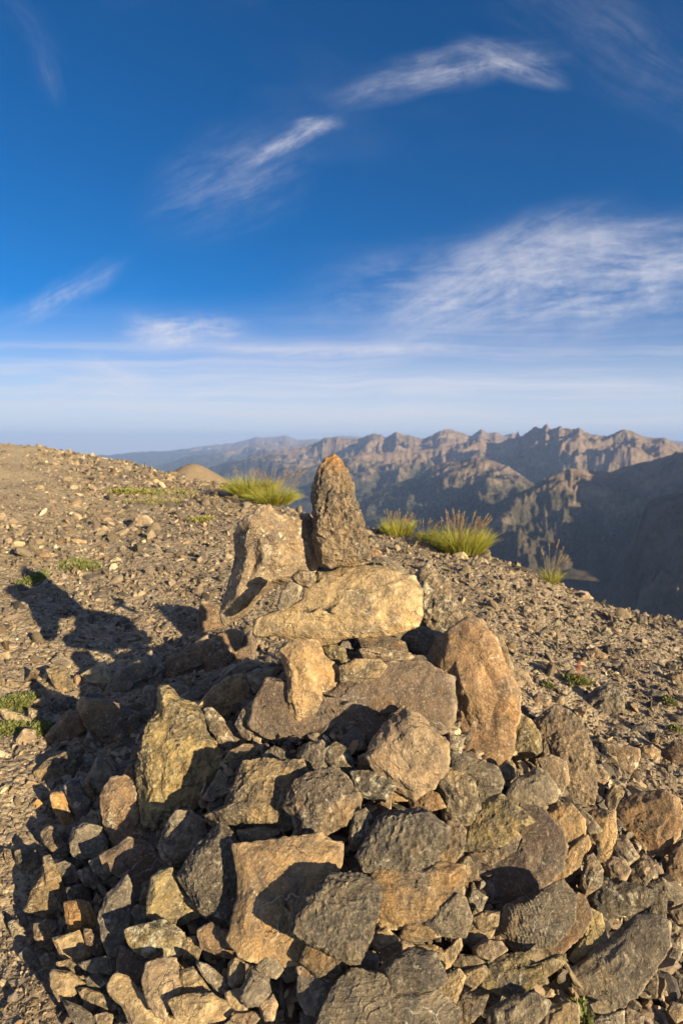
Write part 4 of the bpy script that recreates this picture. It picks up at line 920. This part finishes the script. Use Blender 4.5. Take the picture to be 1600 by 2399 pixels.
def blades(rs, n, spread, length, width, lean, droop, seg=5, ell=1.0, tone=(.7, 1.25)):
    V, F, C = [], [], []
    for k in range(n):
        a = rs.uniform(0, 2 * math.pi); rr = spread * math.sqrt(rs.rand()); b = np.array([rr * math.cos(a), rr * math.sin(a) * ell, 0])
        out = np.array([math.cos(a), math.sin(a), 0]) * (0.3 + rr / spread) * lean * rs.uniform(.5, 1.3) + rs.normal(size=3) * .12 * np.array([1, 1, 0])
        L = length * rs.uniform(.55, 1.15); up = np.array([0, 0, 1.0]); d = up + out; d /= np.linalg.norm(d)
        sd = np.cross(d, rs.normal(size=3)); sd /= np.linalg.norm(sd); p = b.copy(); i0 = len(V); w = width * rs.uniform(.7, 1.3); c = rs.uniform(*tone)
        cc = np.array([c * rs.uniform(.9, 1.15), c, c * .9])
        for j in range(seg + 1):
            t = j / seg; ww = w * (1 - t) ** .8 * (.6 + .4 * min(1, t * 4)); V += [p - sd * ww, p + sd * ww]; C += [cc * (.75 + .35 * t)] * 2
            d = d + np.array([out[0], out[1], -1.0]) * droop * (t + .15) * rs.uniform(.6, 1.3) / seg * 2; d /= np.linalg.norm(d); p = p + d * L / seg
            if j < seg: F.append((i0 + 2 * j, i0 + 2 * j + 1, i0 + 2 * j + 3, i0 + 2 * j + 2))
    return np.array(V), np.array(F), np.array(C)
def seeds(rs, n, spread, length, lean):
    V, F, C = [], [], []
    def tube(p, q, r1, r2):
        d = q - p; d = d / np.linalg.norm(d); u = np.cross(d, [0.3, .5, .8]); u /= np.linalg.norm(u); v = np.cross(d, u); i = len(V)
        for pp, r in ((p, r1), (q, r2)):
            for k in range(4): V.append(pp + (u * math.cos(k * math.pi / 2) + v * math.sin(k * math.pi / 2)) * r); C.append(np.ones(3) * rs.uniform(.8, 1.15))
        for k in range(4): F.append((i + k, i + (k + 1) % 4, i + 4 + (k + 1) % 4, i + 4 + k))
    for k in range(n):
        a = rs.uniform(0, 2 * math.pi); rr = spread * math.sqrt(rs.rand()); p = np.array([rr * math.cos(a), rr * math.sin(a), 0]); L = length * rs.uniform(.7, 1.15)
        d = np.array([math.cos(a) * lean * rs.uniform(.2, 1), math.sin(a) * lean * rs.uniform(.2, 1), 1.0]) + np.array([.15, 0, 0]); d /= np.linalg.norm(d)
        for j in range(5):
            q = p + d * L / 5; tube(p, q, .0012, .001); p = q; d = d + np.array([d[0], d[1], -.25]) * .12; d /= np.linalg.norm(d)
        for j in range(16):
            q = p - d * L * .22 * rs.rand(); e = d + rs.normal(size=3) * .35; tube(q, q + e / np.linalg.norm(e) * L * .05, .0024, .0007)
    return np.array(V), np.array(F), np.array(C)
def root(name, px, py, label, cat, group=None, depth=None, r=None):
    d = pdir(px, py)
    if depth: P = CAM + d / math.hypot(d[0], d[1]) * depth
    else: t = hit(d); P = CAM + d * t
    e = bpy.data.objects.new(name, None); COL.objects.link(e); e.location = P; e.empty_display_size = .05; tag(e, label, cat, group); return e
def tuft(px, py, depth, spread, length, n, label, seed, lean=.5, ns=14, dr=.6, sl=1.15, tone=(.7, 1.25), ell=1.0):
    rs = np.random.RandomState(seed); e = root('grass_tuft', px, py, label, 'grass tuft', 'grass tufts along the ridge edge', depth)
    x, y = e.location[0], e.location[1]; e.location[2] = float(ground_z(np.array([x]), np.array([y]))[0]) - .01
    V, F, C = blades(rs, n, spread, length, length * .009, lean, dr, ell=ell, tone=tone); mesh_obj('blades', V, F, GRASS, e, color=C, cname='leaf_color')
    if ns:
        for _q in range(ns): V, F, C = seeds(rs, 1, spread * .8, length * sl, lean * .8); mesh_obj('seed_stalk', V, F, SEED, e, color=C, cname='leaf_color')
    elif ns: V, F, C = seeds(rs, ns, spread * .8, length * sl, lean * .8); mesh_obj('seed_heads', V, F, SEED, e, color=C, cname='leaf_color')
tuft(590, 1165, 7.7, .22, .36, 2000, 'bright green grass tuft on the ridge edge nearest the bare brown knoll', 1, .55, 14, .6, 1.2, ell=.6)
tuft(638, 1187, 7.1, .22, .30, 1500, 'low yellow-green grass tuft trailing downhill between the knoll and the spire', 2, .7, 34, .8, 1.6, ell=.6)
tuft(930, 1248, 5.35, .13, .18, 900, 'small dry yellowish grass tuft just past the spire stone', 3, .4, 40, .5, 1.2, tone=(.9, 1.6))
tuft(1000, 1262, 5.2, .07, .14, 300, 'short pale grass tuft between the dry tuft and the largest tuft', 6, .4, 14, .5, 1.4, tone=(.9, 1.6))
tuft(1080, 1280, 5.05, .19, .25, 1900, 'largest grass tuft, green with tall feathery seed stems, on the right ridge edge', 4, .5, 60, .5, 1.35)
tuft(1290, 1368, 4.7, .05, .15, 260, 'sparse grass tuft with a few tall bare seed stalks farthest down the skyline', 5, .5, 9, .6, 2.1)
def cushion(name, px, py, rx, ry, n, size, label, cat, mat, seed, hump=.35, flat=.5, group=None, dy=0):
    """a mat of little leaves following the ground"""
    rs = np.random.RandomState(seed); e = root(name, px, py, label, cat, group); x0, y0, z0 = e.location
    if surf(x0, y0) < float(ground_base(x0, y0)) + .01: z0 = float(ground_z(np.array([x0]), np.array([y0]))[0])
    e.location[2] = z0; V, F, C = [], [], []
    for k in range(n):
        a = rs.uniform(0, 2 * math.pi); q = math.sqrt(rs.rand()) * (1 + .45 * math.sin(3 * a + seed) * rs.rand()); x, y = rx * q * math.cos(a), ry * q * math.sin(a)
        z = float(surf(x0 + x, y0 + y)) - float(surf(x0, y0)) + hump * size * 3 * max(0, 1 - q) + rs.uniform(0, size * .6)
        c = np.array([x, y, z]); d = np.array([math.cos(a) * .6, math.sin(a) * .6, 1]) + rs.normal(size=3) * flat; d /= np.linalg.norm(d)
        sd = np.cross(d, rs.normal(size=3)); sd /= np.linalg.norm(sd); nn = np.cross(d, sd); L = size * rs.uniform(.6, 1.3); w = L * .32; i = len(V)
        V += [c, c + d * L * .5 - sd * w + nn * w * .3, c + d * L, c + d * L * .5 + sd * w + nn * w * .3]; F.append((i, i + 1, i + 2, i + 3)); t = rs.uniform(.65, 1.3); C += [np.array([t * rs.uniform(.9, 1.2), t, t])] * 4
    mesh_obj('leaves', np.array(V), np.array(F), mat, e, smooth=False, color=np.array(C), cname='leaf_color'); return e
cushion('green_plant', 35, 1650, .07, .10, 1500, .012, 'bright green creeping plant at the left edge above a pale flat stone', 'plant', LEAF, 11)
cushion('green_plant', 20, 1715, .04, .07, 600, .012, 'thin green plant at the left edge directly under the larger creeping one', 'plant', LEAF, 12)
cushion('green_plant', 98, 1712, .05, .055, 900, .012, 'dark green plant beside the brown boulder with the gold lit end', 'plant', LEAF, 13)
cushion('green_plant', 190, 1330, .15, .16, 1200, .018, 'low green plant patch on sunny gravel above the cairn shadow', 'plant', LEAF, 14)
cushion('green_plant', 85, 1362, .06, .14, 700, .018, 'small green plant at the dark tip of the cairn shadow', 'plant', LEAF, 15)
cushion('moss_patch', 385, 1158, .5, .35, 600, .022, 'yellow-green moss patch high on the scree below the brown knoll', 'moss', MOSS, 16)
cushion('moss_patch', 365, 1180, .35, .2, 350, .022, 'narrow mossy streak on the scree just under the larger moss patch', 'moss', MOSS, 17)
cushion('moss_patch', 470, 1220, .14, .12, 400, .02, 'little moss patch on the scree uphill of the leaning boulder', 'moss', MOSS, 18)
cushion('moss_patch', 190, 1050, .5, .5, 400, .05, 'faint moss patch near the top of the left skyline', 'moss', MOSS, 19)
cushion('moss_patch', 310, 1160, .3, .2, 500, .03, 'reddish-green moss patch left of the larger yellow-green one', 'moss', MOSS, 21)
e = cushion('succulent', 1350, 1622, .065, .04, 500, .017, 'green succulent rosette with thin red flower stalks above the pitted boulder', 'plant', LEAF, 20, hump=.5)
rs = np.random.RandomState(3); V, F, C = [], [], []
for k in range(4):
    p = np.array([.0 + k * .006, 0, .01]); d = np.array([rs.uniform(-.15, .15), rs.uniform(-.1, .1), 1]); d /= np.linalg.norm(d); L = rs.uniform(.07, .11)
    for j in range(4):
        q = p + d * L / 4; i = len(V)
        for pp in (p, q):
            for m_ in range(4): V.append(pp + .0016 * np.array([math.cos(m_ * math.pi / 2), math.sin(m_ * math.pi / 2), 0])); C.append(np.ones(3))
        for m_ in range(4): F.append((i + m_, i + (m_ + 1) % 4, i + 4 + (m_ + 1) % 4, i + 4 + m_))
        p = q; d = d + rs.normal(size=3) * .08; d /= np.linalg.norm(d)
    for j in range(9):
        i = len(V); c = p + rs.normal(size=3) * .005; V += [c + np.array(w_) * .005 for w_ in ((1, 0, 0), (0, 1, .3), (-1, 0, .5), (0, -1, .2))]; C += [np.ones(3)] * 4; F.append((i, i + 1, i + 2, i + 3))
mesh_obj('flower_stalks', np.array(V), np.array(F), REDS, e, color=np.array(C), cname='leaf_color')
cushion('green_plant', 1284, 1624, .025, .02, 160, .014, 'tiny green sprig between the rust-brown boulder and the succulent', 'plant', LEAF, 22)
cushion('green_plant', 1562, 1668, .025, .045, 260, .014, 'small leafy green plant behind the dark layered stone on the right', 'plant', LEAF, 23)
cushion('green_plant', 1578, 1733, .022, .02, 160, .014, 'tiny green sprig above the brown stone at the right edge', 'plant', LEAF, 24)
cushion('green_plant', 1366, 2385, .014, .026, 110, .013, 'small green leafy plant in the shade at the bottom edge', 'plant', LEAF, 25)
